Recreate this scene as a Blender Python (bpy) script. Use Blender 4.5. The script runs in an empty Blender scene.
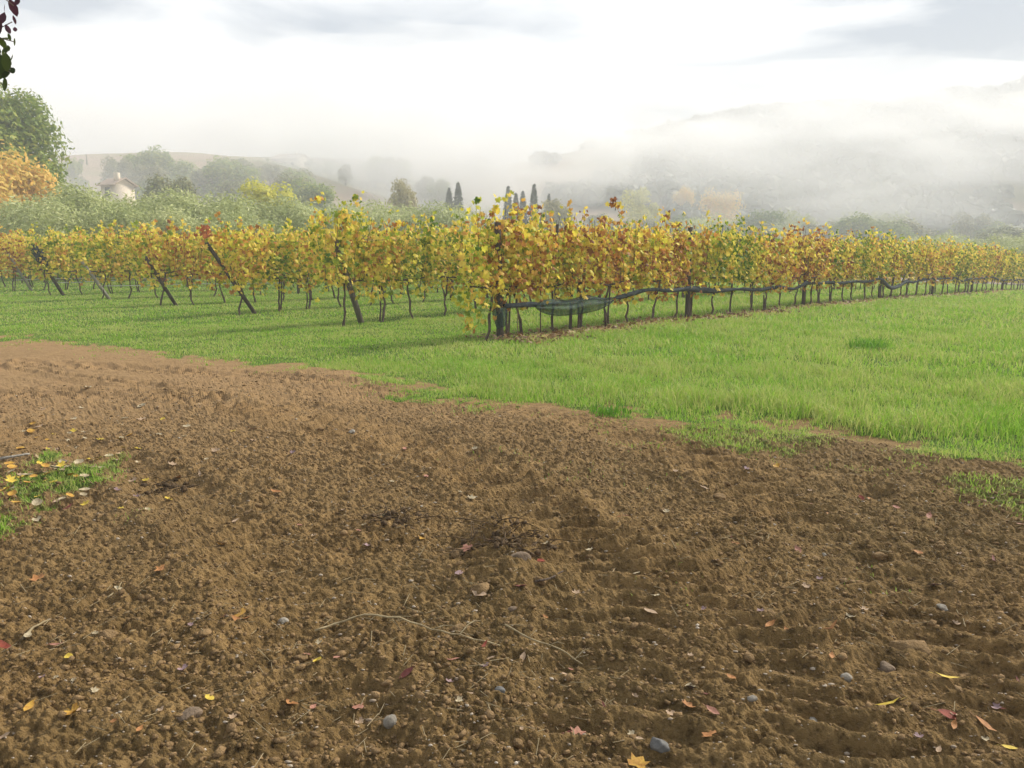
import bpy, bmesh, math, random
import numpy as np
from mathutils import Vector, Matrix
R = math.radians
random.seed(7)
rng = np.random.default_rng(11)
scn = bpy.context.scene
COL = scn.collection

# ------------------------------------------------------------------ camera
F, CX, CY, PITCH, EYE = 804.0, 512.0, 384.0, R(9.46), 1.5
cam_d = bpy.data.cameras.new('camera'); cam = bpy.data.objects.new('camera', cam_d); COL.objects.link(cam)
cam.location = (0, 0, EYE); cam.rotation_euler = (math.pi/2 - PITCH, 0, 0)
cam_d.sensor_width = 36; cam_d.lens = F/1024*36; cam_d.clip_start = 0.05; cam_d.clip_end = 6000
scn.camera = cam

# ------------------------------------------------------------------ sky, sun, exposure
SUN_EL, SUN_AZ = R(36), R(53)          # azimuth clockwise from the view direction (+Y)
wd = bpy.data.worlds.new('World'); scn.world = wd; wd.use_nodes = True
nt = wd.node_tree; nt.nodes.clear(); L = nt.links
def wn(t, **k):
    n = nt.nodes.new(t)
    for a, b in k.items(): setattr(n, a, b)
    return n
sky = wn('ShaderNodeTexSky', sky_type='NISHITA', sun_disc=False, sun_elevation=SUN_EL, sun_rotation=SUN_AZ, air_density=1.0, dust_density=2.0)
tc = wn('ShaderNodeTexCoord'); mp = wn('ShaderNodeMapping')
mp.inputs['Scale'].default_value = (1.6, 1.6, 7.0); mp.inputs['Location'].default_value = (0.9, 0.4, 1.40)
L.new(tc.outputs['Generated'], mp.inputs['Vector'])
cn = wn('ShaderNodeTexNoise'); cn.inputs['Scale'].default_value = 1.7; cn.inputs['Detail'].default_value = 6; cn.inputs['Roughness'].default_value = 0.52; cn.inputs['Distortion'].default_value = 0.4
L.new(mp.outputs[0], cn.inputs['Vector'])
cr = wn('ShaderNodeValToRGB'); e = cr.color_ramp.elements
e[0].position = 0.37; e[0].color = (1, 1, 1, 1); e[1].position = 0.58; e[1].color = (0.0, 0.0, 0.0, 1)
L.new(cn.outputs['Fac'], cr.inputs[0])
cloud = wn('ShaderNodeMix', data_type='RGBA'); 
cloud.inputs[6].default_value = (1.0, 1.7, 2.8, 1); cloud.inputs[7].default_value = (9.2, 9.2, 9.2, 1)
L.new(cr.outputs[0], cloud.inputs[0])
mx = wn('ShaderNodeMix', data_type='RGBA'); mx.inputs[0].default_value = 0.9
L.new(sky.outputs[0], mx.inputs[6]); L.new(cloud.outputs[2], mx.inputs[7])
bg = wn('ShaderNodeBackground'); bg.inputs['Strength'].default_value = 0.10
wo = wn('ShaderNodeOutputWorld'); L.new(mx.outputs[2], bg.inputs[0]); L.new(bg.outputs[0], wo.inputs[0])
sd = bpy.data.lights.new('sun', 'SUN'); so = bpy.data.objects.new('sun', sd); COL.objects.link(so)
sd.energy = 4.6; sd.angle = R(11); sd.color = (1.0, 0.93, 0.82)
sdir = Vector((math.sin(SUN_AZ)*math.cos(SUN_EL), math.cos(SUN_AZ)*math.cos(SUN_EL), math.sin(SUN_EL)))
so.rotation_euler = (-sdir).to_track_quat('-Z', 'Y').to_euler(); so.location = (30, 20, 40)
vs = scn.view_settings; vs.view_transform = 'Standard'; vs.look = 'None'; vs.gamma = 1; vs.use_curve_mapping = False
vs.exposure = 0.72
HAZE = 0.0021
try:
    scn.cycles.use_denoising = True; scn.cycles.denoiser = 'OPENIMAGEDENOISE'
    scn.cycles.max_bounces = 8; scn.cycles.diffuse_bounces = 3; scn.cycles.transmission_bounces = 3
    scn.cycles.volume_bounces = 6; scn.cycles.transparent_max_bounces = 8
    scn.cycles.caustics_reflective = False; scn.cycles.caustics_refractive = False
except Exception: pass

# ------------------------------------------------------------------ helpers
def ray(u, v):
    a, b = (u-CX)/F, (v-CY)/F
    return Vector((a, math.cos(PITCH)-b*math.sin(PITCH), -math.sin(PITCH)-b*math.cos(PITCH)))
def G(u, v, z=0.0):
    d = ray(u, v); t = (z-EYE)/d.z
    return (d.x*t, d.y*t)
def AT(u, v, Y):
    d = ray(u, v); t = Y/d.y
    return Vector((d.x*t, Y, EYE+d.z*t))
def hsh(ix, iy, s):
    h = (ix.astype(np.int64)*374761393 + iy.astype(np.int64)*668265263 + s*974634777) & 0xFFFFFFFF
    h = ((h ^ (h >> 13))*1274126177) & 0xFFFFFFFF
    h = ((h ^ (h >> 16))*2246822519) & 0xFFFFFFFF
    return ((h ^ (h >> 15)) & 0xFFFFFF)/float(0xFFFFFF)
def vn(x, y, s=0):
    ix, iy = np.floor(x), np.floor(y); fx, fy = x-ix, y-iy
    fx = fx*fx*fx*(fx*(fx*6-15)+10); fy = fy*fy*fy*(fy*(fy*6-15)+10)
    a, b = hsh(ix, iy, s), hsh(ix+1, iy, s); c, d = hsh(ix, iy+1, s), hsh(ix+1, iy+1, s)
    return (a+(b-a)*fx)*(1-fy)+(c+(d-c)*fx)*fy
def fbm(x, y, s=0, o=4, g=0.5):
    r, a, n = 0, 1.0, 0
    ca, sa = math.cos(.7), math.sin(.7)
    for k in range(o):
        r = r+a*vn(x, y, s+k); n += a; a *= g
        x, y = (x*ca-y*sa)*2.03+3.1, (x*sa+y*ca)*2.03+7.7
    return r/n
def worley(x, y, s=0):
    ix, iy = np.floor(x), np.floor(y); best = np.full(x.shape, 9.0); rad = np.zeros(x.shape)
    for dx in (-1, 0, 1):
        for dy in (-1, 0, 1):
            jx, jy = ix+dx, iy+dy
            px, py = jx+hsh(jx, jy, s), jy+hsh(jx, jy, s+5)
            rr = 0.35+0.65*hsh(jx, jy, s+9)
            d = np.hypot(x-px, y-py)/rr
            best = np.minimum(best, d)
    return best
def sst(a, b, x):
    t = np.clip((x-a)/(b-a), 0, 1); return t*t*(3-2*t)

# ------------------------------------------------------------------ ground shape
DIR = np.array([0.669, 0.743]); PER = np.array([-0.743, 0.669]); E1 = np.array([-0.2, 13.75])
S0 = float(E1 @ DIR)
edge_px = [(-420, 322), (-150, 329), (0, 336), (60, 343), (120, 352), (200, 359), (300, 367), (365, 372), (420, 383), (440, 397), (500, 405), (560, 408), (610, 412), (650, 424),
           (700, 420), (760, 424), (830, 436), (900, 446), (960, 452), (1024, 460), (1120, 470), (1300, 490), (1700, 520)]
EDGE = np.array([G(u, v) for u, v in edge_px])
POLY = np.vstack([EDGE, [(14, 2), (14, -8), (-24, -8), (-24, 14)]])
def seg_dist(x, y, pts):
    best = np.full(x.shape, 1e9); along = np.zeros(x.shape); acc = 0.0
    for (ax, ay), (bx, by) in zip(pts[:-1], pts[1:]):
        dx, dy = bx-ax, by-ay; l2 = dx*dx+dy*dy
        t = np.clip(((x-ax)*dx+(y-ay)*dy)/l2, 0, 1)
        d = np.hypot(x-ax-t*dx, y-ay-t*dy)
        m = d < best; best = np.where(m, d, best); along = np.where(m, acc+t*math.sqrt(l2), along)
        acc += math.sqrt(l2)
    return best, along
def inside(x, y, poly):
    r = np.zeros(x.shape, bool); n = len(poly)
    for i in range(n):
        (x1, y1), (x2, y2) = poly[i], poly[(i+1) % n]
        if y1 == y2: continue
        c = ((y1 > y) != (y2 > y)) & (x < (x2-x1)*(y-y1)/(y2-y1)+x1)
        r ^= c
    return r
def smooth_path(px, n=14):
    p = np.array([G(u, v) for u, v in px]); out = []
    for i in range(len(p)-1):
        p0, p1, p2, p3 = p[max(i-1, 0)], p[i], p[i+1], p[min(i+2, len(p)-1)]
        for t in np.linspace(0, 1, n, endpoint=False):
            out.append(0.5*((2*p1)+(-p0+p2)*t+(2*p0-5*p1+4*p2-p3)*t*t+(-p0+3*p1-3*p2+p3)*t**3))
    out.append(p[-1]); return np.array(out)
TRACKS = [(smooth_path([(1150, 900), (985, 720), (900, 600), (770, 500), (600, 430), (420, 395), (200, 372), (-200, 355)]), 0.30, 0.012, 0.16),
          (smooth_path([(640, 900), (615, 720), (600, 600), (520, 500), (380, 430), (220, 405), (60, 395), (-250, 390)]), 0.34, 0.012, 0.15),
          (smooth_path([(350, 900), (330, 720), (250, 560), (130, 470), (0, 430), (-200, 410)]), 0.28, 0.010, 0.16),
          (smooth_path([(-60, 362), (120, 385), (300, 425), (470, 470), (640, 540), (800, 650), (900, 800)]), 0.32, 0.013, 0.16)]
def sd_soil(x, y):                          # >0 on bare soil, metres from the grass edge
    d, _ = seg_dist(x, y, EDGE)
    return np.where(inside(x, y, POLY), d, -d)
def patch(x, y, u, v, ru, rv):              # soft ellipse on the ground
    cx, cy = G(u, v); lx = abs(G(u+ru, v)[0]-cx); ly = abs(G(u, v-rv)[1]-cy)
    return np.hypot((x-cx)/lx, (y-cy)/ly)
def grass_mask(x, y):
    s = sd_soil(x, y)
    wob = (fbm(x*1.1, y*1.1, 31, 5, .6)-0.5)*1.7
    n = fbm(x*3, y*3, 77, 4)
    m = sst(0.42, -0.42, s+wob+(n-.5)*1.3+(fbm(x*9, y*9, 79, 3)-.5)*.7)
    for (u, v, ru, rv, k) in ((745, 437, 120, 26, .62), (1010, 500, 100, 30, .6), (140, 520, 40, 14, .3), (890, 590, 70, 22, .2), (560, 470, 160, 30, .13), (690, 590, 90, 60, .13)):
        p = patch(x, y, u, v, ru, rv)
        m = np.maximum(m, k*sst(1.15, 0.35, p+(n-.5)*1.3))
    m = np.maximum(m, .45*sst(1.3, -.1, s)*sst(.56, .64, fbm(x*4, y*4, 85, 3))*sst(-2, .5, s+2))
    p = np.minimum(patch(x, y, 48, 490, 66, 40), patch(x, y, -60, 500, 110, 44)); m = np.maximum(m, (.30+.55*sst(.36, .58, fbm(x*4.5, y*4.5, 83, 3)))*sst(1.15, .55, p+(n-.5)*1.2))
    # bare strip under the nearest vine row
    a = (x-E1[0])*DIR[0]+(y-E1[1])*DIR[1]; b = (x-E1[0])*PER[0]+(y-E1[1])*PER[1]
    st = sst(0.95, 0.25, np.abs(b+0.25)+(n-.5)*0.8)*sst(-.8, .6, a)
    return m*(1-0.65*st)
def base_h(x, y):
    s = x*DIR[0]+y*DIR[1]-S0
    t = np.maximum(s, 0)
    fall = np.where(t < 60, 0.00045*t*t, 1.62+0.054*(t-60))
    z = -7.0*(1-np.exp(-fall/7.0))
    r = np.hypot(x, y)
    # the hills around the valley
    def bump(cx, cy, sx, sy, h, rot=0.0):
        dx, dy = x-cx, y-cy; c, sn = math.cos(rot), math.sin(rot)
        p, q = dx*c+dy*sn, -dx*sn+dy*c
        return h*np.exp(-0.5*((p/sx)**2+(q/sy)**2))
    far = sst(55, 140, r)
    z = z + far*(bump(-95, 265, 62, 85, 29) + bump(-200, 215, 80, 80, 9) + bump(60, 230, 90, 40, 2.5))
    rg = np.hypot(x-120, (y+60)*1.0)
    ridge = sst(225, 430, y+0.10*x+28*(fbm(x/80, y/80, 5, 3)-.5))
    hh = 50+0.15*np.clip(x, -200, 330)+16*(fbm(x/110+9, y/110, 3, 4)-.5)
    z = z + ridge*hh
    z = z + far*(fbm(x/60, y/60, 8, 4)-.5)*5
    z = z + sst(3, 30, r)*(fbm(x/7, y/7, 14, 3)-.5)*0.16*(1-far)
    return z
def soil_h(x, y):
    so_ = sst(-0.1, 0.5, sd_soil(x, y)); out = (1-so_)*(fbm(x*1.7, y*1.7, 23, 3)-.5)*0.06*sst(40, 18, np.hypot(x, y))
    k = so_ > 0
    if k.any(): out[k] += soil_d(x[k], y[k])*so_[k]
    return out
def soil_d(x, y):
    r = np.hypot(x, y); near = sst(26, 9, r)
    z = np.zeros(x.shape)
    fd = .25+.75*sst(12, 5.5, r)
    w1 = worley(x/0.19, y/0.15, 3); w2 = worley(x/0.075, y/0.065, 17); w3 = worley(x/0.034, y/0.032, 29)
    dens = fbm(x*1.1, y*1.1, 41, 3); d2 = fbm(x*2.7, y*2.7, 43, 3)
    z += (fbm(x*0.9, y*0.9, 51, 3)-.5)*0.06
    z += fd*(fbm(x*6, y*8, 61, 4, .65)-.5)*0.036
    flat = np.ones(x.shape)
    for (pts, hw, amp, sp) in TRACKS:
        d = np.full(x.shape, 9.0); al = np.zeros(x.shape); kb = (x > pts[:, 0].min()-.8) & (x < pts[:, 0].max()+.8) & (y > pts[:, 1].min()-.8) & (y < pts[:, 1].max()+.8) & (r < 26)
        if not kb.any(): continue
        d[kb], al[kb] = seg_dist(x[kb], y[kb], pts)
        k = sst(hw, hw*0.55, d+(fbm(x*4, y*4, 71, 2)-.5)*0.18)
        ph = al/sp + 0.45*d/hw + (fbm(x*2.5, y*2.5, 73, 2)-.5)*1.1
        w = 0.5+0.5*np.sin(2*math.pi*ph)
        z += k*(amp*3.8*w**1.5*(0.35+1.1*d2) - 0.016)
        z += 0.014*np.exp(-((d-hw)/0.08)**2)*(0.4+dens)
        flat = flat*(1-0.80*k)
    z += fd*0.028*np.clip(1-w1, 0, 1)**.6*sst(.40, .66, dens)*flat
    z += fd*0.024*np.clip(1-w2, 0, 1)**.6*sst(.30, .55, d2)*(0.35+.65*flat)
    z += fd*0.019*np.clip(1-w3, 0, 1)**.7*(0.45+.55*flat)
    z += fd*(fbm(x*38, y*38, 91, 3, .7)-.5)*0.020
    # heap with roots, ridge by the grass, small pit
    z += 0.085*np.exp(-patch(x, y, 505, 556, 44, 26)**2)*(0.2+1.6*d2)
    z += 0.05*np.exp(-patch(x, y, 395, 526, 40, 12)**2)*(0.5+d2)
    z += 0.08*np.exp(-patch(x, y, 850, 446, 60, 12)**2)*(0.5+d2)
    z += 0.10*np.exp(-patch(x, y, 350, 370, 40, 4)**2)
    z -= 0.09*np.exp(-(patch(x, y, 872, 492, 22, 8)*1.3)**2)
    return z
def H(x, y):
    x = np.atleast_1d(np.asarray(x, float)); y = np.atleast_1d(np.asarray(y, float))
    z = base_h(x, y); k = np.hypot(x, y) < 40
    if k.any(): z[k] += soil_h(x[k], y[k])
    return z
def H1(x, y): return float(H(x, y)[0])
def HB(x, y): return float(base_h(np.array([x], float), np.array([y], float))[0])

def mesh_np(name, V, loops, starts, totals, mat=None, smooth=False, attrs=None):
    me = bpy.data.meshes.new(name)
    me.vertices.add(len(V)); me.vertices.foreach_set('co', np.asarray(V, np.float32).ravel())
    me.loops.add(len(loops)); me.loops.foreach_set('vertex_index', np.asarray(loops, np.int32))
    me.polygons.add(len(starts)); me.polygons.foreach_set('loop_start', np.asarray(starts, np.int32))
    me.polygons.foreach_set('loop_total', np.asarray(totals, np.int32))
    if smooth: me.polygons.foreach_set('use_smooth', np.ones(len(starts), bool))
    me.update(calc_edges=True); me.validate()
    if attrs:
        for k, a in attrs.items():
            at = me.attributes.new(k, 'FLOAT', 'POINT'); at.data.foreach_set('value', np.asarray(a, np.float32))
    if mat: me.materials.append(mat)
    return me
def mesh_faces(name, V, faces, mat=None, smooth=False):
    tot = [len(f) for f in faces]; st = np.concatenate([[0], np.cumsum(tot)[:-1]]) if faces else []
    return mesh_np(name, V, [i for f in faces for i in f], st, tot, mat, smooth)
def link(name, me, parent=None, loc=(0, 0, 0), rot=(0, 0, 0), sc=(1, 1, 1)):
    o = bpy.data.objects.new(name, me); COL.objects.link(o)
    o.location = loc; o.rotation_euler = rot; o.scale = sc
    if parent: o.parent = parent
    return o
def tag(o, label, cat, group=None, kind=None):
    o['label'] = label; o['category'] = cat
    if group: o['group'] = group
    if kind: o['kind'] = kind
    return o
def empty(name, loc, label, cat, group=None, rz=0, sc=1.0):
    o = link(name, None, loc=loc, rot=(0, 0, rz), sc=(sc,)*3 if not isinstance(sc, tuple) else sc)
    o.empty_display_size = .2
    return tag(o, label, cat, group)
class MB:
    def __init__(s): s.V, s.Fc = [], []
    def tube(s, pts, rad, n=7, cap=True, wob=0.0):
        pts = [Vector(p) for p in pts]; base = len(s.V); m = len(pts)
        for i, p in enumerate(pts):
            t = (pts[min(i+1, m-1)]-pts[max(i-1, 0)]).normalized()
            a = t.cross(Vector((0, 1, 0.1)) if abs(t.y) < .9 else Vector((1, 0, 0.1))).normalized(); b = t.cross(a)
            r = rad[i] if hasattr(rad, '__len__') else rad
            for k in range(n):
                w = 2*math.pi*k/n; rr = r*(1+wob*(random.random()-.5))
                s.V.append(p+(a*math.cos(w)+b*math.sin(w))*rr)
        for i in range(m-1):
            for k in range(n):
                q = (k+1) % n
                s.Fc.append((base+i*n+k, base+i*n+q, base+(i+1)*n+q, base+(i+1)*n+k))
        if cap:
            s.Fc.append(tuple(base+k for k in reversed(range(n)))); s.Fc.append(tuple(base+(m-1)*n+k for k in range(n)))
        return s
    def box(s, lo, hi):
        b = len(s.V); x0, y0, z0 = lo; x1, y1, z1 = hi
        s.V += [Vector(p) for p in ((x0, y0, z0), (x1, y0, z0), (x1, y1, z0), (x0, y1, z0), (x0, y0, z1), (x1, y0, z1), (x1, y1, z1), (x0, y1, z1))]
        s.Fc += [tuple(b+i for i in f) for f in ((3, 2, 1, 0), (4, 5, 6, 7), (0, 1, 5, 4), (1, 2, 6, 5), (2, 3, 7, 6), (3, 0, 4, 7))]
        return s
    def poly(s, pts):
        b = len(s.V); s.V += [Vector(p) for p in pts]; s.Fc.append(tuple(range(b, b+len(pts)))); return s
    def mesh(s, name, mat=None, smooth=False): return mesh_faces(name, [tuple(v) for v in s.V], s.Fc, mat, smooth)

# ------------------------------------------------------------------ materials
def mat(name):
    m = bpy.data.materials.new(name); m.use_nodes = True; m.node_tree.nodes.clear(); return m, m.node_tree
def N(t, ty, **k):
    n = t.nodes.new(ty)
    for a, b in k.items(): setattr(n, a, b)
    return n
def ramp(t, stops, inp=None):
    r = N(t, 'ShaderNodeValToRGB'); el = r.color_ramp.elements
    while len(el) < len(stops): el.new(0.5)
    for e_, (p, c) in zip(el, stops): e_.position = p; e_.color = (*c, 1)
    if inp: t.links.new(inp, r.inputs[0])
    return r
def noise(t, vec, sc, det=4, rough=.55):
    n = N(t, 'ShaderNodeTexNoise'); n.inputs['Scale'].default_value = sc; n.inputs['Detail'].default_value = det; n.inputs['Roughness'].default_value = rough
    t.links.new(vec, n.inputs['Vector']); return n
def math_(t, op, a, b=None, clamp=False):
    n = N(t, 'ShaderNodeMath', operation=op, use_clamp=clamp)
    for i, v in enumerate((a, b)):
        if v is None: continue
        if isinstance(v, (int, float)): n.inputs[i].default_value = v
        else: t.links.new(v, n.inputs[i])
    return n.outputs[0]
def mixc(t, f, a, b):
    n = N(t, 'ShaderNodeMix', data_type='RGBA')
    for i, v in ((0, f), (6, a), (7, b)):
        if isinstance(v, tuple): n.inputs[i].default_value = (*v, 1)
        elif isinstance(v, (int, float)): n.inputs[i].default_value = v
        else: t.links.new(v, n.inputs[i])
    return n.outputs[2]
def leafy(name, stops, pos_scale=1.0, pos_w=.55, isl_w=.6, transl=.45, rough=.6, bias=True, off=-.08):
    """foliage: colour per leaf, drifting over the crown; obj.color[0] shifts it (0.5 = neutral)"""
    m, t = mat(name); ge = N(t, 'ShaderNodeNewGeometry')
    n1 = noise(t, ge.outputs['Position'], pos_scale, 3)
    f = math_(t, 'ADD', math_(t, 'MULTIPLY', n1.outputs['Fac'], pos_w), math_(t, 'MULTIPLY', ge.outputs['Random Per Island'], isl_w))
    f = math_(t, 'ADD', f, off)
    if bias:
        oi = N(t, 'ShaderNodeObjectInfo'); sx = N(t, 'ShaderNodeSeparateColor'); t.links.new(oi.outputs['Color'], sx.inputs[0])
        f = math_(t, 'ADD', f, math_(t, 'SUBTRACT', sx.outputs[0], .5), True)
    r = ramp(t, stops, f)
    d = N(t, 'ShaderNodeBsdfPrincipled'); d.inputs['Roughness'].default_value = rough; d.inputs['Specular IOR Level'].default_value = .25
    tr = N(t, 'ShaderNodeBsdfTranslucent'); t.links.new(r.outputs[0], d.inputs['Base Color']); t.links.new(r.outputs[0], tr.inputs[0])
    ms = N(t, 'ShaderNodeMixShader'); ms.inputs[0].default_value = transl
    o = N(t, 'ShaderNodeOutputMaterial'); t.links.new(d.outputs[0], ms.inputs[1]); t.links.new(tr.outputs[0], ms.inputs[2]); t.links.new(ms.outputs[0], o.inputs[0])
    return m
def solid(name, c1, c2, sc=20, rough=.85, bump=.3, bsc=60, stretch=(1, 1, 1), per_obj=0.0):
    m, t = mat(name); tcn = N(t, 'ShaderNodeTexCoord'); mpn = N(t, 'ShaderNodeMapping'); mpn.inputs['Scale'].default_value = stretch
    t.links.new(tcn.outputs['Object'], mpn.inputs[0])
    n1 = noise(t, mpn.outputs[0], sc, 5, .6); r = ramp(t, [(.3, c1), (.7, c2)], n1.outputs['Fac'])
    col = r.outputs[0]
    if per_obj:
        oi = N(t, 'ShaderNodeObjectInfo'); hs = N(t, 'ShaderNodeHueSaturation'); t.links.new(col, hs.inputs['Color'])
        t.links.new(math_(t, 'ADD', math_(t, 'MULTIPLY', oi.outputs['Random'], per_obj), 1-per_obj/2), hs.inputs['Value']); col = hs.outputs[0]
    d = N(t, 'ShaderNodeBsdfPrincipled'); d.inputs['Roughness'].default_value = rough; d.inputs['Specular IOR Level'].default_value = .2; t.links.new(col, d.inputs['Base Color'])
    n2 = noise(t, mpn.outputs[0], bsc, 4, .6); b = N(t, 'ShaderNodeBump'); b.inputs['Strength'].default_value = bump; b.inputs['Distance'].default_value = .02
    t.links.new(n2.outputs['Fac'], b.inputs['Height']); t.links.new(b.outputs[0], d.inputs['Normal'])
    o = N(t, 'ShaderNodeOutputMaterial'); t.links.new(d.outputs[0], o.inputs[0]); return m

VINE = leafy('vine_leaf', [(0.0, (.09, .19, .015)), (.22, (.28, .36, .03)), (.40, (.84, .74, .09)), (.62, (.90, .68, .13)), (.78, (.62, .28, .06)), (1.0, (.24, .09, .04))], pos_scale=1.7, pos_w=.95, isl_w=.70, off=-.34, transl=.5)
OLIVE = leafy('olive_leaf', [(0, (.20, .25, .07)), (.5, (.42, .46, .17)), (1, (.68, .68, .36))], pos_scale=.6, transl=.25)
GREEN = leafy('green_leaf', [(0, (.07, .13, .012)), (.5, (.20, .28, .03)), (1, (.44, .42, .06))], pos_scale=.5, transl=.35)
ORANGE = leafy('orange_leaf', [(0, (.40, .42, .07)), (.45, (.80, .58, .13)), (1, (.80, .46, .12))], pos_scale=.5)
YELLOW = leafy('yellow_leaf', [(0, (.35, .38, .05)), (.5, (.62, .60, .08)), (1, (.75, .66, .12))], pos_scale=.5)
CYP = leafy('cypress_leaf', [(0, (.02, .035, .015)), (1, (.06, .085, .035))], pos_scale=1, transl=.1)
DULL = leafy('dull_leaf', [(0, (.09, .12, .04)), (.5, (.20, .21, .08)), (1, (.42, .36, .16))], pos_scale=.3, transl=.2)
WOODS = leafy('far_wood', [(0, (.08, .095, .06)), (.6, (.12, .13, .08)), (1, (.20, .17, .10))], pos_scale=.02, transl=.1)
BROWNL = leafy('brown_leaf', [(0, (.10, .055, .025)), (.6, (.22, .13, .06)), (1, (.42, .27, .09))], pos_scale=2, transl=.15)
PURPLE = leafy('purple_leaf', [(0, (.03, .05, .01)), (.4, (.07, .10, .015)), (.6, (.05, .02, .03)), (1, (.09, .03, .05))], pos_scale=6, transl=.3)
GRASS = leafy('grass_blade', [(0, (.055, .18, .010)), (.42, (.14, .32, .022)), (.92, (.29, .475, .05)), (1, (.44, .48, .14))], pos_scale=.55, pos_w=.9, isl_w=.5, off=-.25, transl=.45, rough=.55)
BARK = solid('vine_bark', (.05, .035, .025), (.16, .12, .09), 18, .95, .9, 50, (1, 1, .3), .3)
TBARK = solid('tree_bark', (.07, .055, .04), (.20, .16, .12), 8, .95, .8, 30, (1, 1, .3))
WOOD = solid('dark_wood', (.035, .028, .022), (.12, .095, .075), 12, .9, .7, 40, (1, 1, .15), .3)
GREYWOOD = solid('grey_wood', (.07, .058, .046), (.22, .19, .155), 14, .9, .5, 60, (1, 1, .3))
PALEWOOD = solid('pale_concrete', (.24, .22, .19), (.42, .39, .34), 14, .9, .5, 60, (1, 1, .4))
IRON = solid('rusty_iron', (.05, .035, .03), (.14, .09, .06), 20, .8, .3, 80)
WIRE = solid('wire', (.22, .22, .22), (.35, .34, .33), 20, .5, .1)
HOSE = solid('hose', (.45, .44, .42), (.6, .6, .58), 20, .5, .1)
NETROLL = solid('rolled_net', (.020, .026, .030), (.085, .105, .115), 14, .85, 1.0, 60, (1, 1, 1))
STONE = solid('stone', (.16, .135, .10), (.36, .33, .28), 14, .8, .5, 50, (1, 1, 1), .5)
BLUESTONE = solid('blue_stone', (.085, .083, .078), (.18, .175, .165), 14, .7, .4, 50)
BROWNSTONE = solid('brown_stone', (.12, .085, .055), (.26, .19, .13), 14, .9, .5, 50)
CLOD = solid('clod', (.14, .088, .038), (.30, .195, .095), 16, 1.0, .8, 60)
STRAW = solid('straw', (.20, .15, .08), (.42, .34, .20), 30, .9, .2, 80, (1, 1, 1), .4)
GRIT = solid('grit', (.22, .16, .10), (.52, .45, .36), 3, .9, .1, 80)
ROOTS = solid('dry_roots', (.035, .022, .012), (.16, .105, .055), 30, .95, .2, 80)
PLASTER = solid('plaster', (.55, .47, .36), (.70, .60, .48), 2, .9, .2, 8)
ROOF = solid('roof_tile', (.34, .25, .19), (.48, .38, .30), 3, .9, .6, 12)
DARKGLASS = solid('window_dark', (.03, .035, .04), (.06, .065, .07), 2, .3, .05, 8)

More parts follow.
